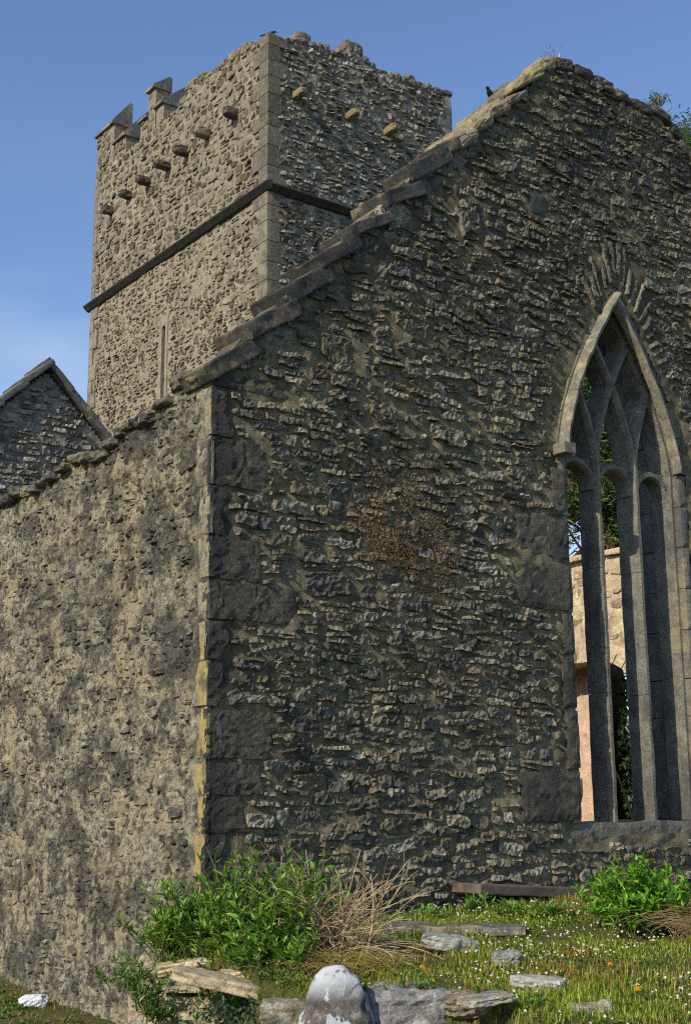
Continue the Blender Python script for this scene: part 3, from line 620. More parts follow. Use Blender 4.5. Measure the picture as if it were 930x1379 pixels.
for (c, s_) in (((8.02, TV + .2, 18.16), (.36, .4, .3)), ((9.35, TV + .2, 18.42), (.5, .4, .3))):
    V, F = rock(c, s_, n=7, amp=.1, sq=5, seed=c[0]); obj('wall_head_stone', V, F, M['tower'], tower, tone=(.14, .12, .09))

# ============================================================ FAR GABLE (behind the side wall)
fg = thing('far_gable_wall', 'small dark rubble gable with stepped slate coping left of the tower', 'wall', (2.1, 9.3, 5.5))
FG = Wall('S', 9.0)
FA = [-2.6, 2.13, 5.2]; FB = [9.34 - 4.73 * 1.02, 9.34, 9.34 - 3.07 * 1.0]; ft = lambda a: np.interp(a, FA, FB)
V, F = prism(FG, [(-2.6, 1), (5.2, 1), (5.2, float(ft(5.2)) - .05), (2.13, 9.3), (-2.6, float(ft(-2.6)) - .05)], .05, .7); obj('wall_core', V, F, M['gable_mortar'], fg)
core_grid(FG, -1, 5, 5, 9.4, .06, lambda a, b: b < ft(a) - .02, M['tower_mortar_grey'], fg, 'mortar_face', rough=.02, f=6)
lst = pack(.2, 4.6, 5.6, 9.3, (.09, .18), (.16, .4), lambda a, b, w_, h_: b + h_ / 2 < float(min(ft(a - w_ / 2), ft(a + w_ / 2))) - .04, thin=.3, warp=.04, fill=.92)
stones(FG, lst, fg, M['tower'], (.01, .05), .045, [(.17, .155, .12), (.22, .2, .155), (.11, .1, .08), (.27, .25, .2)], .025, lam=(6, 18), hf=.015, tilt=.02, seed=5000)
for sd in (-1, 1):
    for k in range(9):
        an = sd * -math.atan(.93); d0 = k * .42; L_ = .56
        a = 2.13 + sd * (d0 + .16); b = float(ft(a)) + .03
        axv = (math.cos(an), 0, math.sin(an)); azv = (-math.sin(an), 0, math.cos(an))
        V, F = slabbox((a + (.02 * sd), 9.33 + .004 * k, b + .0), axv, (0, 1, 0), azv, L_ * 1.16, .95, .10, amp=.02, n=5, seed=k + sd); obj('coping_slate', V, F, M['slate'], fg)

# ============================================================ INNER ARCH WALL seen through the window
inn = thing('inner_arch_wall', 'sunlit plastered inner wall with a low arch seen through the window', 'wall', (11.4, 5, 1))
IW = Wall('W', 11.0)
zar = lambda a: 3.3 + 1.3 * np.maximum(1 - np.abs((np.asarray(a, float) - 5.65) / 1.3) ** 4, 0) ** .25
pts = [(a, float(zar(a))) for a in 5.65 - 1.3 * np.cos(np.linspace(0.05, math.pi - .05, 25))]
poly = [(1.0, .2), (4.35, .2), (4.35, 3.3)] + pts[1:-1] + [(6.95, 3.3), (6.95, .2), (9.9, .2), (9.9, 6.45), (1.0, 6.4)]
V, F = prism(IW, poly, .02, .9); obj('wall_core', V, F, M['inner'], inn)
core_grid(IW, 2, 9, .3, 6.4, .06, lambda a, b: ~((np.abs(a - 5.65) < 1.32) & (b < zar(a) + .03)), M['inner'], inn, 'plaster_face', rough=.03, f=4)
lst = pack(2.5, 8, 4.8, 6.4, (.12, .22), (.18, .4), lambda a, b, w_, h_: b - h_ / 2 > zar(a) + .3 and b + h_ / 2 < 6.35 and random.random() < .5, thin=.2)
stones(IW, lst, inn, M['tower'], (.0, .02), .06, [(.34, .27, .17), (.26, .2, .13), (.4, .33, .22)], .012, lam=(5, 7), seed=6000)
for k in range(14):   # arch ring
    t0 = math.pi * (k + .05) / 14; t1 = math.pi * (k + .95) / 14
    q = [(5.65 + r * np.sign(math.cos(t)) * abs(math.cos(t)) ** .6, 3.3 + r * abs(math.sin(t)) ** .6) for r, t in ((1.3, t0), (1.46, t0), (1.46, t1), (1.3, t1))]
    V, F = prism(IW, q, -.03, .5); obj('voussoir', V, F, M['inner'], inn)
V, F = prism(IW, [(5.72, .2), (6.95, .2), (6.95, 4.7), (5.72, 4.7)], .72, .86); obj('arch_infill', V, F, mat('pink ashlar', (.52, .36, .27), rough=.85, grain=(5, .2), layers=[((.45, .36, .2), 1.3, .48, .6, .7), ((.2, .15, .1), 4, .6, .7, .6)], bumps=[(12, .6, .03)]), inn)
V, F = prism(IW, [(6.4, 2.3), (6.58, 2.3), (6.58, 2.58), (6.4, 2.58)], .5, .719); obj('dark_hole_block', V, F, M['slate'], inn)  # dark block added on the infill to stand for a small shaded hole
a = 2.4
while a < 8.5:
    L_ = random.uniform(.4, .7); V, F = slabbox((11.4, a + L_ / 2, 6.47), (1, 0, 0), (0, 1, 0), (0, 0, 1), 1.05, L_ - .02, .1, amp=.02, n=5, seed=a); obj('coping_slab', V, F, M['inner'], inn); a += L_

# ============================================================ TERRAIN
sT, cT = math.sin(math.radians(53.3)), math.cos(math.radians(53.3))
def to_cam(x, y): dx, dy = x - CAM[0], y - CAM[1]; return dx * sT - dy * cT, dx * cT + dy * sT
def from_cam(r, f): return CAM[0] + r * sT + f * cT, CAM[1] - r * cT + f * sT
EX = [-8, -1.75, -1.34, -.81, -.7, -.45, -.25, .3, .9, 1.3, 1.7, 3, 30]; EY = [40, 12., 11.05, 10.4, 10.05, 9.55, 9.3, 9.42, 9.3, 8.6, 8.2, 7.7, 7.]
def ss(x): x = np.clip(x, 0, 1); return x * x * (3 - 2 * x)
def ground(x, y):
    x = np.asarray(x, float); y = np.asarray(y, float)
    r, f = to_cam(x, y); e = f - np.interp(r, EX, EY); hi = ss((e + .1) / .2)
    hi = hi * ss((r + 1.74) / .24)
    high = np.interp(f, [7, 9, 11, 12.5, 14, 60], [.80, .93, 1.08, 1.2, 1.27, .9]) + .05 * fbm(p3(x * .9, y * .9), 2) + .02 * fbm(p3(x * 4, y * 4), 2)
    lf = to_cam(x, y)[1]
    low = np.interp(f, [0, 8, 12, 16, 40], [.2, .2, .12, .36, .5]) + .03 * fbm(p3(x * 1.3, y * 1.3, 2), 2) + .012 * fbm(p3(x * 6, y * 6, 2), 2)
    return low + (high - low) * hi
def axis(lo, hi, s):
    core = np.arange(lo, hi, s); g = [1.5 * 1.35 ** k for k in range(19)]; return np.concatenate([[lo - q for q in np.cumsum(g)[::-1]], core, [hi + q for q in np.cumsum(g)]])
gx = axis(-7, 6.5, .07); gy = axis(-8, 6, .07)
X, Y = np.meshgrid(gx, gy); P = np.stack([X, Y, ground(X, Y)], -1).reshape(-1, 3); i = np.arange(X.size).reshape(X.shape)
F = np.stack([i[:-1, :-1], i[:-1, 1:], i[1:, 1:], i[1:, :-1]], -1).reshape(-1, 4)
tag(obj('ground', P, F, M['soil'], smooth=True), kind='structure')

# ============================================================ VEGETATION helpers
LEAF = np.array([(0, 0, 0), (.22, .3, .06), (-.22, .3, .06), (0, .35, 0), (.17, .7, .02), (-.17, .7, .02), (0, .72, -.03), (0, 1, -.12)])
LEAFF = np.array([(0, 1, 3), (0, 3, 2), (1, 4, 6), (1, 6, 3), (3, 6, 5), (3, 5, 2), (4, 7, 6), (6, 7, 5)])
def frames(D, roll):
    D = D / np.linalg.norm(D, axis=1)[:, None]; up = np.tile([0., 0, 1], (len(D), 1)); up[np.abs(D[:, 2]) > .95] = [1, 0, 0]
    X = np.cross(D, up); X /= np.linalg.norm(X, axis=1)[:, None]; Z = np.cross(X, D)
    c, s = np.cos(roll)[:, None], np.sin(roll)[:, None]; return X * c + Z * s, D, Z * c - X * s
def leaves(P, D, L, wd, tone, roll=None, spread=.4):
    n = len(P); X, Yv, Z = frames(D, RG.normal(0, spread, n) if roll is None else roll)
    V = P[:, None] + (LEAF[None, :, 0:1] * X[:, None] * wd[:, None, None] + LEAF[None, :, 1:2] * Yv[:, None] * L[:, None, None] + LEAF[None, :, 2:3] * Z[:, None] * L[:, None, None])
    F = (LEAFF[None] + (np.arange(n) * 8)[:, None, None]).reshape(-1, 3); T = np.repeat(tone, 8, axis=0)
    return V.reshape(-1, 3), F, T
def green(n, a, b, dry=0.):
    a = np.array(a) * 1.35; b = np.array(b) * 1.25
    t = RG.random((n, 1)); c = np.array(a) * t + np.array(b) * (1 - t); d = RG.random(n) < dry; c[d] = np.array((.3, .22, .07)) * (.6 + .8 * RG.random((d.sum(), 1))); return c * (.7 + .6 * RG.random((n, 1)))
def plant_from(P, D, L, wd, T, parent, keep=0, name='leaf', rest='foliage'):
    """the `keep` largest leaves are objects, the others one joined part"""
    o = np.argsort(-L); P, D, L, wd, T = P[o], D[o], L[o], wd[o], T[o]
    V, F, TT = leaves(P, D, L, wd, T)
    for j in range(keep):
        obj(name, V[j * 8:j * 8 + 8], LEAFF.copy(), M['leaf'], parent, tone=TT[j * 8:j * 8 + 8], loc=tuple(P[j]))
    if len(P) > keep: obj(rest, V[keep * 8:], F[keep * 8:] - keep * 8, M['leaf'], parent, tone=TT[keep * 8:], kind='stuff')
def tube(path, r0, r1, k=5):
    P = np.array(path, float); T = np.gradient(P, axis=0); X, D, Z = frames(T, np.zeros(len(P))); n = len(P); rr = np.linspace(r0, r1, n); V = []
    for j in range(k): t = 2 * math.pi * j / k; V.append(P + (X * math.cos(t) + Z * math.sin(t)) * rr[:, None])
    V = np.stack(V, 1).reshape(-1, 3); F = [(i * k + j, i * k + (j + 1) % k, (i + 1) * k + (j + 1) % k, (i + 1) * k + j) for i in range(n - 1) for j in range(k)]
    return V, np.array(F)
def stalks(items, tones):
    Vs, Fs, Ts = [], [], []; o = 0
    for (path, r0, r1), t in zip(items, tones):
        V, F = tube(path, r0, r1, 4); Vs.append(V); Fs.append(F + o); Ts.append(np.tile(t, (len(V), 1))); o += len(V)
    return np.concatenate(Vs), np.concatenate(Fs), np.concatenate(Ts)
def gpt(r, f, dz=0.): x, y = from_cam(r, f); return np.array([x, y, float(ground(x, y)) + dz])
def curve(p, d, L, droop, n=6, wob=.1):
    d = np.array(d, float); d /= np.linalg.norm(d); pts = [np.array(p, float)]; w_ = RG.normal(0, wob, 3)
    for k in range(n): d = d + np.array([w_[0] / n, w_[1] / n, -droop / n]) ; d /= np.linalg.norm(d); pts.append(pts[-1] + d * L / n)
    return pts

# ---- grass, daisies
def grass(n, rf, ff, hmin, hmax, tone_a, tone_b, dry, cond=None, wd=.0032):
    r = RG.uniform(*rf, n); f = RG.uniform(*ff, n); x, y = from_cam(r, f)
    k = (np.abs(r / f) < .31) 
    if cond is not None: k &= cond(x, y, r, f)
    dens = .6 + 1.1 * fbm(p3(x * 2.2, y * 2.2, 5), 3); k &= RG.random(n) < np.clip(dens, .08, 1)
    x, y = x[k], y[k]; n = len(x); z = ground(x, y); P = np.stack([x, y, z], 1)
    h = (hmin + (hmax - hmin) * RG.random(n) ** 2) * (.6 + .8 * np.clip(.4 + 1.6 * fbm(p3(x * 1.7, y * 1.7, 9), 2), 0, 1.6)); an = RG.uniform(0, 6.28, n); ln = RG.uniform(.1, .9, n)
    d = np.stack([np.cos(an), np.sin(an), 0 * an], 1); s = np.stack([-np.sin(an), np.cos(an), 0 * an], 1) * wd * (.7 + .8 * RG.random((n, 1)))
    up = np.array([0, 0, 1.]); m = P + d * (h * ln * .35)[:, None] + up * (h * .6)[:, None]; t = P + d * (h * ln)[:, None] + up * (h * (1 - .3 * ln))[:, None]
    V = np.stack([P - s, P + s, m + s * .8, m - s * .8, t], 1).reshape(-1, 3); b = np.arange(n)[:, None] * 5
    F = np.concatenate([b + [0, 1, 2], b + [0, 2, 3], b + [3, 2, 4]]); c = green(n, tone_a, tone_b, 0)
    dn = np.clip(.5 + 1.3 * fbm(p3(x * 1.1, y * 1.1, 31), 3), 0, 1); dd = RG.random(n) < dry * 2 * dn; c[dd] = np.array((.30, .2, .05)) * (.5 + .8 * RG.random((dd.sum(), 1)))
    return V, F, np.repeat(c, 5, axis=0)
edge_ok = lambda x, y, r, f: (f > np.interp(r, EX, EY) - .3) & (y < -.04) & (r > -1.65)
V, F, T = grass(260000, (-1.9, 4.5), (7.2, 14.5), .012, .08, (.23, .28, .015), (.11, .16, .015), .34, edge_ok)
tag(obj('grass', V, F, M['leaf'], tone=T), 'short green and straw coloured turf dotted with moss in front of the gable', 'grass', kind='stuff')
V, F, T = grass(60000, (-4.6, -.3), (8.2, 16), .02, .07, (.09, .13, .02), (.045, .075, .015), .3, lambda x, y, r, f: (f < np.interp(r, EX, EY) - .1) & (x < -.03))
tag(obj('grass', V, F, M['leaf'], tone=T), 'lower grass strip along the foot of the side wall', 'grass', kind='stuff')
def rosettes(n, rf, ff, cond, L0=.03, L1=.06):
    r = RG.uniform(*rf, n); f = RG.uniform(*ff, n); x, y = from_cam(r, f); k = cond(x, y, r, f) & (fbm(p3(x * 1.6, y * 1.6, 12), 2) > -.12); x, y = x[k], y[k]; n = len(x)
    P = np.stack([x, y, ground(x, y) + .005], 1); P = np.repeat(P, 6, 0); n *= 6; an = RG.uniform(0, 6.28, n); D = np.stack([np.cos(an), np.sin(an), RG.uniform(.1, 1.1, n)], 1)
    L = RG.uniform(L0, L1, n); return leaves(P + RG.normal(0, .012, (n, 3)) * [1, 1, .3], D, L, L * .8, green(n, (.09, .17, .02), (.04, .09, .012), .08))
V, F, T = rosettes(11000, (-1.7, 4.2), (7.4, 13.8), edge_ok, .016, .042); tag(obj('ground_cover', V, F, M['leaf'], tone=T), 'small round leaved clover and daisy plants spread through the turf', 'ground cover', kind='stuff')
V, F, T = rosettes(1500, (-4, -2.2), (11.5, 15.5), lambda x, y, r, f: (x < -.2) & (f < np.interp(r, EX, EY) - .2), .03, .07); tag(obj('ground_cover', V, F, M['leaf'], tone=T), 'broad leaved weeds at the lower left corner below the side wall', 'ground cover', kind='stuff')
# taller grass edge against the gable foot
V, F, T = grass(26000, (.0, 3.9), (11.6, 14.5), .05, .16, (.11, .19, .02), (.05, .10, .012), .12, lambda x, y, r, f: (y > -.65) & (y < -.03) & ((x < 2.8) | (x > 4.5))); tag(obj('grass', V, F, M['leaf'], tone=T), 'taller bright grass fringe against the foot of the gable', 'grass', kind='stuff')
# daisies: white heads with yellow eyes
def daisies(n, cond, nm, label):
    r = RG.uniform(-1.0, 3.6, n); f = RG.uniform(7.6, 13.2, n); x, y = from_cam(r, f); k = cond(x, y, r, f) & (fbm(p3(x * 1.3, y * 1.3, 77), 2) > -.15 + .25 * (r < .8)) ; x, y, r, f = x[k], y[k], r[k], f[k]; n = len(x)
    z = ground(x, y) + RG.uniform(.05, .095, n); Vs = []; Fs = []; Ts = []
    ring = np.array([(math.cos(t), math.sin(t)) for t in np.linspace(0, 2 * math.pi, 9)[:-1]])
    for j in range(n):
        R = random.uniform(.006, .011); tx, ty = random.uniform(.0, .7), random.uniform(.1, .7); b = len(Vs) * 14
        o = [(x[j], y[j], z[j])] + [(x[j] + a * R * (.75 + .25 * (i % 2)), y[j] + c * R * (.75 + .25 * (i % 2)), z[j] + (a * tx + c * ty) * R) for i, (a, c) in enumerate(ring)]
        o += [(x[j] + a * R * .38, y[j] + c * R * .38, z[j] + (a * tx + c * ty) * R * .38 + .0025) for a, c in ring[::2]] + [(x[j], y[j], z[j] + .005)]
        Vs.append(o); Fs += [(b, b + 1 + i, b + 1 + (i + 1) % 8) for i in range(8)] + [(b + 13, b + 9 + i, b + 9 + (i + 1) % 4) for i in range(4)]
        Ts += [(.72, .72, .68)] * 9 + [(.7, .5, .03)] * 5
    tag(obj(nm, np.array(Vs).reshape(-1, 3), np.array(Fs), M['leaf'], tone=Ts), label, 'daisies', kind='stuff')
daisies(1700, edge_ok, 'daisies', 'many tiny white daisies scattered over the turf')

# ---- dandelions
def flower(r, f, label, s=1.):
    p = gpt(r, f, .0); t = thing('dandelion', label, 'flower', tuple(p), 'yellow dandelions in the turf')
    V, F = tube([p, p + [0, 0, .04], p + [.005, -.005, .085]], .003, .0025, 4); obj('stem', V, F, M['leaf'], t, tone=(.12, .16, .03))
    n = 90; an = RG.uniform(0, 6.28, n); el = RG.uniform(.1, 1.4, n); D = np.stack([np.cos(an) * np.cos(el), np.sin(an) * np.cos(el), np.sin(el)], 1)
    V, F, T = leaves(np.tile(p + [.005, -.005, .085], (n, 1)), D, np.full(n, .022 * s), np.full(n, .012), green(n, (.75, .5, .01), (.6, .36, .01))); obj('flower_head', V, F, M['leaf'], t, tone=T)

# ---- sparse creeper on the gable
cr = thing('wall_creeper', 'thin reddish and straw coloured creeper clinging to the gable face', 'plant', (2.4, -.05, 4.7))
n = 4200; a = RG.normal(2.35, .4, n); b = RG.normal(5.05, .4, n); q = fbm(p3(a * 3.1, b * 3.1, 2), 2) > -.05; q &= (np.abs(a - 2.35) < .75) & (np.abs(b - 5.1) < .75); a, b = a[q], b[q]; n = len(a)
P = np.stack([a, -.035 - RG.random(n) * .03 - bulge(a, b), b], 1); D = RG.normal(0, 1, (n, 3)); D[:, 1] = -np.abs(D[:, 1]) * .8; L = RG.uniform(.016, .034, n)
T = np.where(((a < 2.1) | (b < 4.95))[:, None], green(n, (.30, .12, .04), (.27, .2, .07)), green(n, (.36, .3, .14), (.2, .17, .07)))
plant_from(P, D, L, L * .8, T, cr)
it = [(curve((2.35 + RG.normal(0, .26), -.05, 5.0 + RG.normal(0, .28)), (RG.normal(0, 1), -.05, RG.normal(.3, .8)), RG.uniform(.08, .28), .2, 5, 1.2), .004, .0015) for _ in range(110)]
V, F, T = stalks(it, [(.15, .1, .06)] * 110); obj('twigs', V, F, M['straw'], cr, tone=T, kind='stuff')

# ---- left shrub
sh = thing('leafy_shrub', 'dense green bush with narrow leaves at the foot of the wall corner', 'bush', tuple(gpt(-.98, 10.75)))
def shrubby(parent, clumps, nst, leafn, Lr, wr, ta, tb, keep, spread=.28, stem=True):
    Ps, Ds, Ls = [], [], []; it = []
    for (r, f, R, H, *dz) in clumps:
        for s in range(nst):
            b = gpt(r + RG.normal(0, R * .5), f + RG.normal(0, R * .5), -.02)
            if dz: b[2] = dz[0]
            out = RG.normal(0, .45, 3); out[2] = 1.2
            c = curve(b, out, H * RG.uniform(.55, 1.05), .25, 6, .4); it.append((c, .006, .002))
            for k in range(leafn):
                t = RG.uniform(.25, 1) * 6; j = min(int(t), 5); p = c[j] + (c[j + 1] - c[j]) * (t - j); an = RG.uniform(0, 6.28)
                Ps.append(p); Ds.append(np.array([math.cos(an), math.sin(an), RG.uniform(.0, 1.5)])); Ls.append(RG.uniform(*Lr))
            for k in range(3): an = RG.uniform(0, 6.28); Ps.append(c[-1]); Ds.append(np.array([math.cos(an) * .5, math.sin(an) * .5, 1.])); Ls.append(RG.uniform(*Lr) * .8)
    P, D, L = np.array(Ps), np.array(Ds), np.array(Ls); n = len(P)
    plant_from(P, D, L, L * RG.uniform(*wr, n), green(n, ta, tb, .01), parent, keep)
    V, F, T = stalks(it, [(.09, .10, .03)] * len(it)); obj('stems', V, F, M['straw'], parent, tone=T)
shrubby(sh, [(-1.0, 10.35, .3, .5), (-1.36, 11.25, .2, .66), (-1.5, 11.3, .14, .45, 1.02), (-1.28, 11.0, .24, .45), (-.82, 10.8, .34, .82), (-1.12, 10.7, .36, .66), (-.5, 10.9, .3, .80), (-1.38, 10.6, .26, .42), (-.95, 10.45, .36, .34), (-.62, 10.4, .3, .32)], 56, 17, (.07, .12), (.4, .62), (.15, .27, .02), (.045, .105, .012), 290)
sh2 = thing('trailing_plant', 'low leafy plant spilling over the pale stones below the bush', 'plant', tuple(gpt(-1.6, 10.6, .45)))
shrubby(sh2, [(-1.72, 10.75, .16, .26, .86), (-1.6, 10.6, .14, .3, .74), (-1.52, 10.5, .1, .18, .66)], 15, 11, (.05, .085), (.5, .8), (.11, .21, .02), (.04, .09, .012), 60)
# ivy-dark leaves between the bank stones
iv = thing('ivy', 'dark small leaved ivy creeping between the pale bank stones', 'plant', tuple(gpt(-1.1, 9.6)))
n = 1000; r = RG.normal(-.85, .15, n); f = np.interp(r, [-1.35, -.7, -.4], [10.15, 9.6, 9.05]) + RG.uniform(-.05, .12, n); x, y = from_cam(r, f); z = RG.uniform(.5, 1.0, n) - .25 * np.abs(r + .93); k_ = fbm(p3(r * 5, z * 5), 2) > .0; P = np.stack([x, y, z], 1)[k_]; n = len(P); D = RG.normal(0, 1, (n, 3)); D[:, 2] -= .3; L = RG.uniform(.03, .05, n)
plant_from(P, D, L, L * 1.3, green(n, (.035, .06, .025), (.02, .035, .02)), iv)
hb = thing('bank_weeds', 'mixed green weeds and short grass growing over the bank stones', 'plant', tuple(gpt(-1.15, 10.2)))
shrubby(hb, [(-1.4, 11.2, .1, .2), (-1.15, 10.95, .12, .2), (-.95, 10.65, .12, .2), (-.8, 10.45, .1, .18), (-.66, 10.0, .12, .2), (-.46, 9.65, .12, .2), (-.33, 9.35, .06, .26), (.1, 9.4, .1, .12), (.5, 9.5, .1, .14), (.95, 9.4, .1, .14), (1.2, 9.1, .1, .12)], 14, 9, (.035, .07), (.5, .75), (.10, .19, .02), (.04, .08, .012), 40)
# ---- dead stalks
ds = thing('dry_stalk_clump', 'sprawling clump of dead straw coloured stalks right of the green bush', 'dead plant', tuple(gpt(-.12, 11.0)))
it = []
for k in range(135):
    b = gpt(RG.normal(-.2, .15), RG.normal(11.0, .15)); th = RG.uniform(-.5, 1.45) if k % 3 else RG.normal(.0, .4); d = np.array([math.sin(th) * sT - .25 * cT, -math.sin(th) * cT - .25 * sT, math.cos(th) * .9 + .05])
    L_ = RG.uniform(.3, .8) * (1.15 if th > .9 else 1); c = curve(b, d, L_ * 1.15, RG.uniform(.1, .9), 8, .9); it.append((c, .005, .0025))
    for q in range(4):
        j = int(RG.integers(2, 7)); it.append((curve(c[j], (c[j] - c[j - 1]) + RG.normal(0, .03, 3), L_ * .35, .3, 4, .6), .0025, .0012))
tn = [np.array((.55, .42, .24)) * RG.uniform(.6, 1.15) for _ in it]
V, F, T = stalks(it, tn); tag(obj('dry_stalks', V, F, M['straw'], ds, tone=T), kind='stuff')
it = []
for k in range(34):
    b = gpt(RG.uniform(-1.05, .35), RG.uniform(10.9, 11.3)); c = curve(b, (RG.normal(0, .12), RG.normal(0, .12), 1), RG.uniform(.55, 1.0), .12, 8, .35); it.append((c, .0035, .0015))
V, F, T = stalks(it, [np.array((.34, .24, .14)) * RG.uniform(.6, 1.15) for _ in it]); us = thing('upright_dry_stems', 'thin upright dead stems rising through the green bush', 'dead plant', tuple(gpt(-.4, 11.1))); tag(obj('stems', V, F, M['straw'], us, tone=T), kind='stuff')
def tuft(name, label, r0, f0, n, L0, L1, sp, tone, rr=.003, lean=(0, 0)):
    t = thing(name, label, 'dry grass', tuple(gpt(r0, f0))); it = []
    for k in range(n):
        b = gpt(r0 + RG.normal(0, sp), f0 + RG.normal(0, sp * .8)); an = RG.uniform(0, 6.28); c = curve(b, (math.cos(an) * .6 + lean[0], math.sin(an) * .6 + lean[1], .8), RG.uniform(L0, L1), 1.3, 6, .3); it.append((c, rr, .0012))
    V, F, T = stalks(it, [np.array(tone) * RG.uniform(.6, 1.2) for _ in it]); tag(obj('blades', V, F, M['straw'], t, tone=T), kind='stuff')
tuft('dry_grass_tuft', 'drooping olive and straw grass tuft below the dead stalks', -.1, 10.3, 420, .2, .42, .22, (.26, .21, .05), .0028)
tuft('dry_grass_tuft', 'tangled dry grass clump at the right edge beside the bright bush', 3.25, 11.7, 520, .4, .85, .18, (.36, .26, .12), .003)
tuft('green_grass_tuft', 'bright green grass tuft at the foot of the pale bank stones', -1.22, 8.75, 160, .2, .34, .07, (.13, .25, .03), .0028)
# ---- right shrub with broad leaves
rs = thing('broad_leaved_shrub', 'bright green broad leaved bush below the window sill', 'bush', tuple(gpt(2.62, 12.0)))
shrubby(rs, [(2.6, 12.1, .24, .62), (2.78, 12.15, .22, .66), (2.44, 12.1, .18, .5), (2.65, 12.0, .2, .4), (2.66, 11.95, .22, .6), (2.85, 11.95, .2, .6), (2.5, 12.0, .22, .75)], 20, 20, (.075, .13), (.6, .85), (.14, .30, .015), (.06, .16, .012), 295)
# low weeds beside the ledge
lw = thing('low_weeds', 'low bright green weeds growing under the stone ledge', 'plant', tuple(gpt(1.5, 12.9)))
shrubby(lw, [(1.25, 12.9, .14, .17), (1.5, 12.7, .16, .19), (1.75, 12.6, .16, .16), (2.0, 12.5, .14, .17), (.75, 12.6, .12, .16)], 16, 7, (.05, .10), (.5, .7), (.12, .24, .02), (.05, .12, .015), 60)

# ============================================================ STONES ON THE GROUND
def at(px, py, z):     # where the line of sight through a photo point meets height z (used only to read off positions)
    a = (px - 465) / 1720; b = -(py - 689.5) / 1720; d = R3 @ Vector((a, b, -1)); t = (z - CAM[2]) / d.z; return np.array([CAM[0] + d.x * t, CAM[1] + d.y * t, z])
VA = math.radians(-36.7)   # heading of the camera's right hand in plan
def put(name, label, cat, px, py, z, size, group=None, rot=0., tone=(.25, .24, .22), n=11, amp=.14, sq=4, seed=0, m='rock', tiltx=0., lam=.05, f=2.5, dz=0.):
    c = at(px, py, z); V, F = rock((c[0], c[1], z + dz), size, rot=VA + rot, n=n, amp=amp, sq=sq, seed=seed, tiltx=tiltx, lam=lam, f=f)
    o = obj(name, V, F, M[m], tone=tone, loc=(c[0], c[1], z + dz)); tag(o, label, cat, group); return o
G1 = 'loose rocks lying in the turf'
put('whitened_boulder', 'rounded upright boulder whitened with lichen over a dark base', 'boulder', 452, 1345, 1.0, (.52, .36, 1.1), sq=2.15, amp=.085, m='white_rock', n=24, f=2.6, seed=3, dz=-.36, lam=0)
put('flat_rock', 'long grey flat topped rock right of the whitened boulder', 'rock', 547, 1360, .88, (.66, .46, .32), G1, tone=(.2, .19, .18), seed=5, rot=.05)
put('layered_rock', 'brown flaky layered rock right of the long grey rock', 'rock', 636, 1352, .93, (.38, .34, .16), G1, tone=(.2, .16, .1), seed=9, lam=.12, sq=5)
put('layered_rock', 'thin cracked grey slab of rock on top of the flaky layers', 'rock', 652, 1346, 1.02, (.34, .26, .06), G1, tone=(.26, .22, .17), seed=19, lam=.1, rot=.3, tiltx=.1)
put('pale_rock', 'angular light grey rock leaning in the turf by the dark slab', 'rock', 606, 1272, 1.14, (.44, .34, .16), G1, tone=(.3, .29, .27), seed=12, tiltx=-.16, rot=.3, sq=3)
put('small_rock', 'small grey rock half sunk in turf above the pale flat rock', 'rock', 680, 1291, 1.1, (.22, .2, .12), G1, tone=(.25, .24, .22), seed=14)
put('flat_rock', 'low pale rock nearly buried in the daisy turf', 'rock', 724, 1324, 1.02, (.38, .26, .1), G1, tone=(.34, .32, .28), seed=16, tiltx=-.06)
put('small_rock', 'small pale stone among daisies near the bottom edge', 'rock', 790, 1362, .92, (.26, .2, .1), G1, tone=(.36, .3, .24), seed=26)
put('small_rock', 'tiny upright pale stone left of the bottom stone', 'rock', 814, 1360, .93, (.09, .07, .12), G1, tone=(.4, .35, .28), seed=28)
put('small_rock', 'little whitish pebble at the bottom edge', 'rock', 741, 1374, .9, (.1, .1, .07), G1, tone=(.42, .38, .34), seed=31)
put('pale_flat_stone', 'white angular stone lying in grass at the lower left', 'stone', 46, 1351, .26, (.30, .2, .17), rot=.2, m='white_stone', amp=.2, sq=3, seed=8, n=9, lam=0)
c = at(612, 1248, 1.2); V, F = slabbox((c[0], c[1], 1.185), (math.cos(VA), math.sin(VA), -.02), (-math.sin(VA), math.cos(VA), 0), (0, 0, 1), 1.25, .36, .07, amp=.02, n=9, seed=2); o = obj('ledger_slab', V, F, M['slate'], loc=tuple(c)); tag(o, 'dark flat ledger slab sunk in the turf near the gable', 'slab')
V, F = slabbox((3.70, -.25, 1.37), (1, 0, -.075), (0, 1, 0), (.075, 0, 1), 1.7, .46, .1, amp=.012, n=9, seed=6); o = obj('stone_ledge', V, F, mat('brown ledge', (.11, .085, .065), rough=.7, grain=(10, .3), layers=[((.5, .5, .46), 13, .7, .74, .8)], bumps=[(40, .4, .01)]), loc=(4.15, -.3, 1.33)); tag(o, 'long brown stone ledge projecting at the foot of the gable', 'ledge')
for px, z in ((3.4, 1.24), (4.7, 1.2)):
    pass
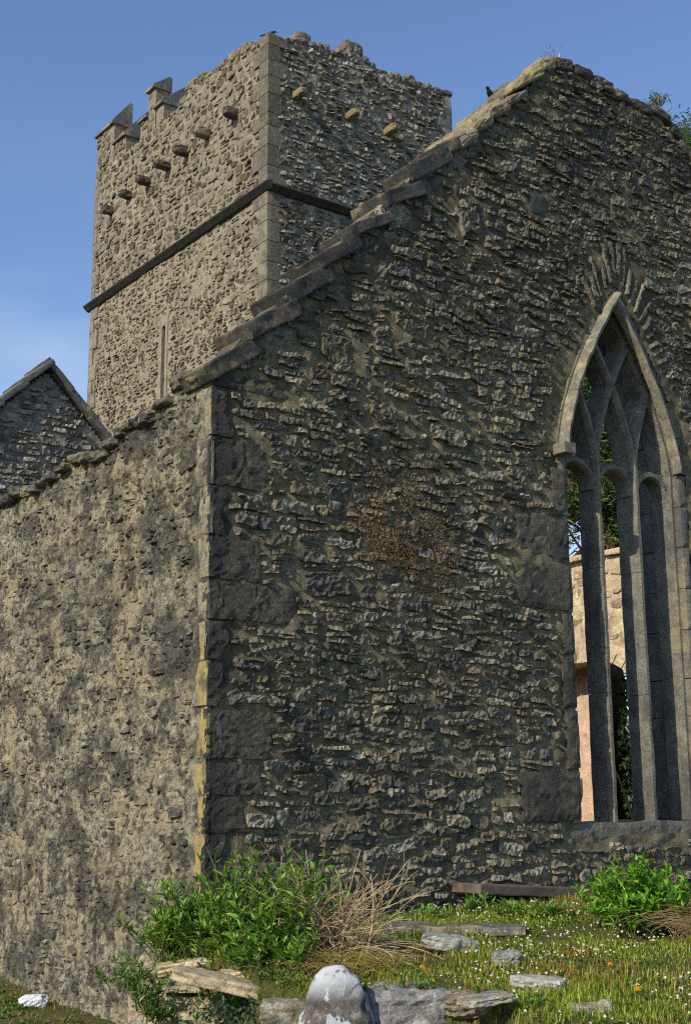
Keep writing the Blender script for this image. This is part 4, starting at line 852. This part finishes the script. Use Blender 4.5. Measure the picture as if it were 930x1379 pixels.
# bank stones
bk = [((247, 1297, 1.0), (.56, .3, .085), 'top pale slab of the bank under the bush', .18, (.42, .34, .2)), ((322, 1307, 1.0), (.34, .26, .06), 'thin pale slab just right of the top slab of the bank', .1, (.4, .33, .2)),
      ((335, 1327, .93), (.98, .3, .085), 'long pale slab sloping down towards the whitened boulder', -.2, (.38, .31, .19)), ((250, 1322, .88), (.34, .24, .085), 'pale block below the top slab of the bank', .0, (.34, .29, .18)),
      ((232, 1342, .76), (.34, .22, .10), 'squared pale block in the middle of the bank', -.15, (.4, .34, .21)), ((284, 1348, .74), (.3, .2, .09), 'smaller pale block right of the squared one in the bank', -.05, (.36, .31, .2)),
      ((200, 1362, .62), (.26, .26, .34), 'upright pinkish block at the left end of the bank', 0, (.38, .29, .2)), ((245, 1372, .62), (.34, .24, .14), 'lower pale block of the bank at the bottom edge', 0, (.38, .33, .22)),
      ((205, 1298, .95), (.2, .2, .16), 'rough pale stone at the left top of the bank', 0, (.3, .25, .16)), ((205, 1330, .78), (.18, .18, .14), 'rough pale stone under the trailing plant', 0, (.34, .27, .17)),
      ((292, 1374, .62), (.24, .2, .12), 'last pale block before the dark ivy at the bottom', 0, (.3, .26, .17)), ((385, 1366, .85), (.3, .2, .2), 'brownish block beside the whitened boulder', 0, (.2, .17, .11))]
for k, (p, s_, lb, tx, tn) in enumerate(bk): s_ = tuple(q * 1.1 for q in s_); p = (p[0], p[1] + 4, p[2] + .0); put('bank_stone', lb, 'stone', *p, s_, 'pale stones retaining the grassy bank', tone=tn, seed=40 + k * 3, sq=9, amp=.11, tiltx=tx, n=12, f=2.6, lam=.08)
for px, py, z, lb in ((567, 1304, 1.12, 'leftmost yellow dandelion, left of the low pale rock'), (580, 1319, 1.09, 'yellow dandelion just below the leftmost one'), (819, 1286, 1.15, 'yellow dandelion farthest from the camera, below the bright bush'), (857, 1332, 1.03, 'largest yellow dandelion, nearest the right edge')):
    c = at(px, py, z); r, f = to_cam(c[0], c[1]); flower(float(r), float(f), lb, 1.5 if px > 850 else 1.1)

# ============================================================ TREE beyond
tr = thing('yew_tree', 'large dark evergreen tree with reddish limbs growing behind the church', 'tree', (13.2, 7.0, .5))
limbs = []
def limb(p, d, L, r, depth):
    c = curve(p, d, L, -.15, 7, .5); limbs.append((c, r, r * .5))
    if depth:
        for q in range(3): limb(c[int(RG.integers(3, 8))], (c[-1] - c[-2]) / L * 7 + RG.normal(0, .55, 3) + [0, 0, .1], L * .62, r * .5, depth - 1)
p0 = np.array([13.0, 6.7, .5]); limbs.append(([p0, p0 + [0, 0, 2], p0 + [.1, .1, 4.5]], .45, .3))
for d in ((.2, .1, 1), (-.55, .3, 1), (.7, .2, .9), (.5, .7, 1), (.9, -.1, .8), (.1, -.45, 1), (-.2, .6, .9)): limb(p0 + [.1, .1, 4.2], np.array(d), 4.2, .16, 2)
V, F, T = stalks(limbs[:1], [(1, 1, 1)]); obj('trunk', V, F, M['bark'], tr)
for it_ in limbs[1:8]: V, F = tube(it_[0], it_[1], it_[2], 6); obj('limb', V, F, M['bark'], tr)
V, F, T = stalks(limbs[8:], [(1, 1, 1)] * len(limbs[8:])); obj('branches', V, F, M['bark'], tr, kind='stuff')
cc = [((16.6, 8.2, 13.4), 2.9), ((14.2, 7.4, 10.4), 2.6), ((18.2, 8.6, 11), 2.8), ((15.8, 6.6, 9.2), 2.3), ((13.4, 8.4, 9.0), 1.9), ((18.6, 7.6, 14.0), 2.2), ((17, 7.5, 8.6), 2.2), ((17.5, 7.4, 17.0), 1.2), ((19.4, 8.5, 18.0), 1.5), ((12.9, 7.0, 9.5), 1.1), ((12.7, 6.8, 8.3), .8), ((14.1, 7, 9.2), 1.2), ((13.6, 6.7, 8.2), .9), ((13.2, 7.1, 10.9), .9), ((13.4, 7.3, 9.6), 1.8), ((13.0, 6.0, 8.0), 1.3), ((14.5, 6.4, 7.8), 1.7)]
Ps = []
for (c, R) in cc:
    for k in range(70):
        d = RG.normal(0, 1, 3); d /= np.linalg.norm(d); q = np.array(c) + d * R * RG.uniform(.45, 1.0) ; m_ = 60; Ps.append(q + RG.normal(0, .27, (m_, 3)) * [1, 1, .6])
P = np.concatenate(Ps); n = len(P); D = RG.normal(0, 1, (n, 3)); D[:, 2] *= .5; L = RG.uniform(.10, .2, n)
V, F, T = leaves(P, D, L, L * .45, green(n, (.09, .13, .025), (.02, .045, .012)), spread=1.5); obj('crown', V, F, M['leaf'], tr, tone=T, kind='stuff')

db = thing('dark_bush', 'dark ivy covered bush in the shade behind the inner arch', 'bush', (12.9, 5.0, .5))
P = np.concatenate([np.array(c) + RG.normal(0, .5, (2600, 3)) * [.8, 1, 1.1] for c in ((12.5, 5.8, 3.7), (12.5, 5.9, 2.4), (12.5, 5.7, 1.2))]); P[:, 0] = np.clip(P[:, 0], 12.0, 12.9); n = len(P); L = RG.uniform(.08, .15, n)
plant_from(P, RG.normal(0, 1, (n, 3)), L, L * .9, green(n, (.045, .075, .02), (.02, .035, .015)), db)
it = [(curve((12.6, 5.8 + dy, .45), (RG.normal(0, .2), RG.normal(0, .3), 1), 3, 0, 6, .4), .03, .01) for dy in (-.4, 0, .4)]
V, F, T = stalks(it, [(.06, .05, .03)] * 3); obj('stems', V, F, M['straw'], db, tone=T)
# ============================================================ little things on the wall tops
def twigs(name, label, base, H, n, tone, leafn=0, cat='plant', lt=None, sp=.5):
    t = thing(name, label, cat, base); it = []
    for k in range(n):
        c = curve(base, (RG.normal(.15, sp), RG.normal(0, sp), 1), H * RG.uniform(.6, 1.), .1, 5, .5); it.append((c, .008, .004))
        for q in range(3): it.append((curve(c[3], (RG.normal(0, .6), RG.normal(0, .4), .8), H * .35, .0, 3, .5), .005, .003))
    V, F, T = stalks(it, [tone] * len(it)); obj('stems', V, F, M['straw'], t, tone=T)
    if leafn:
        P = np.array([q[0][-1] for q in it for _ in range(leafn)]) + RG.normal(0, .03, (len(it) * leafn, 3)); m_ = len(P); L = RG.uniform(.04, .07, m_)
        V, F, T = leaves(P, RG.normal(0, 1, (m_, 3)), L, L * .7, green(m_, *lt)); obj('foliage', V, F, M['leaf'], t, tone=T, kind='stuff')
twigs('bare_twig_plant', 'leafless wispy plant growing on the peak of the gable', (5.15, .3, 11.55), .42, 5, (.3, .24, .28), 2, lt=((.3, .27, .33), (.35, .3, .36)), sp=.35)
twigs('wall_top_fern', 'small dark green plant growing on the right of the gable top', (7.12, .25, 11.58), .34, 5, (.1, .1, .04), 8, lt=((.07, .09, .02), (.12, .12, .03)))
def bird(label, c, head, s=1., wing=0.):
    t = thing('bird', label, 'bird', c); c = np.array(c); hv = np.array([math.cos(head), math.sin(head), 0.])
    ax = (hv[0], hv[1], .35)
    V, F = rock((0, 0, 0), (.30 * s, .13 * s, .14 * s), n=9, amp=.03, sq=2.1, tiltx=.45, rot=head); V = V + c + [0, 0, .13 * s]
    V2, F2 = rock((0, 0, 0), (.09 * s, .075 * s, .075 * s), n=7, amp=.02, sq=2); V2 = V2 + c + hv * .14 * s + [0, 0, .235 * s]
    body = obj('body', np.concatenate([V, V2]), np.concatenate([F, F2 + len(V)]), M['bird'], t, smooth=True)
    V, F = tube([c + hv * .17 * s + [0, 0, .235 * s], c + hv * .24 * s + [0, 0, .22 * s]], .014 * s, .002, 6); obj('beak', V, F, M['bird'], t)
    V, F = slabbox(c - hv * .2 * s + [0, 0, .06 * s], tuple(hv * .9 + [0, 0, .45]), (-hv[1], hv[0], 0), (-hv[0] * .4, -hv[1] * .4, .9), .2 * s, .06 * s, .02 * s, amp=.002, n=4); obj('tail', V, F, M['bird'], t)
    for sd in (-.03, .03):
        q = c + np.array([-hv[1], hv[0], 0]) * sd * s; V, F = tube([q + [0, 0, .1 * s], q - [0, 0, .02]], .007 * s, .006 * s, 5); obj('leg', V, F, M['bird'], t)
bird('black crow perched on the near corner of the tower top', (7.22, 10.1, 17.93), math.radians(-20), .72)
bird('black bird perched on the sloping broken rake of the gable', (4.42, .6, 11.04), math.radians(200), .62)
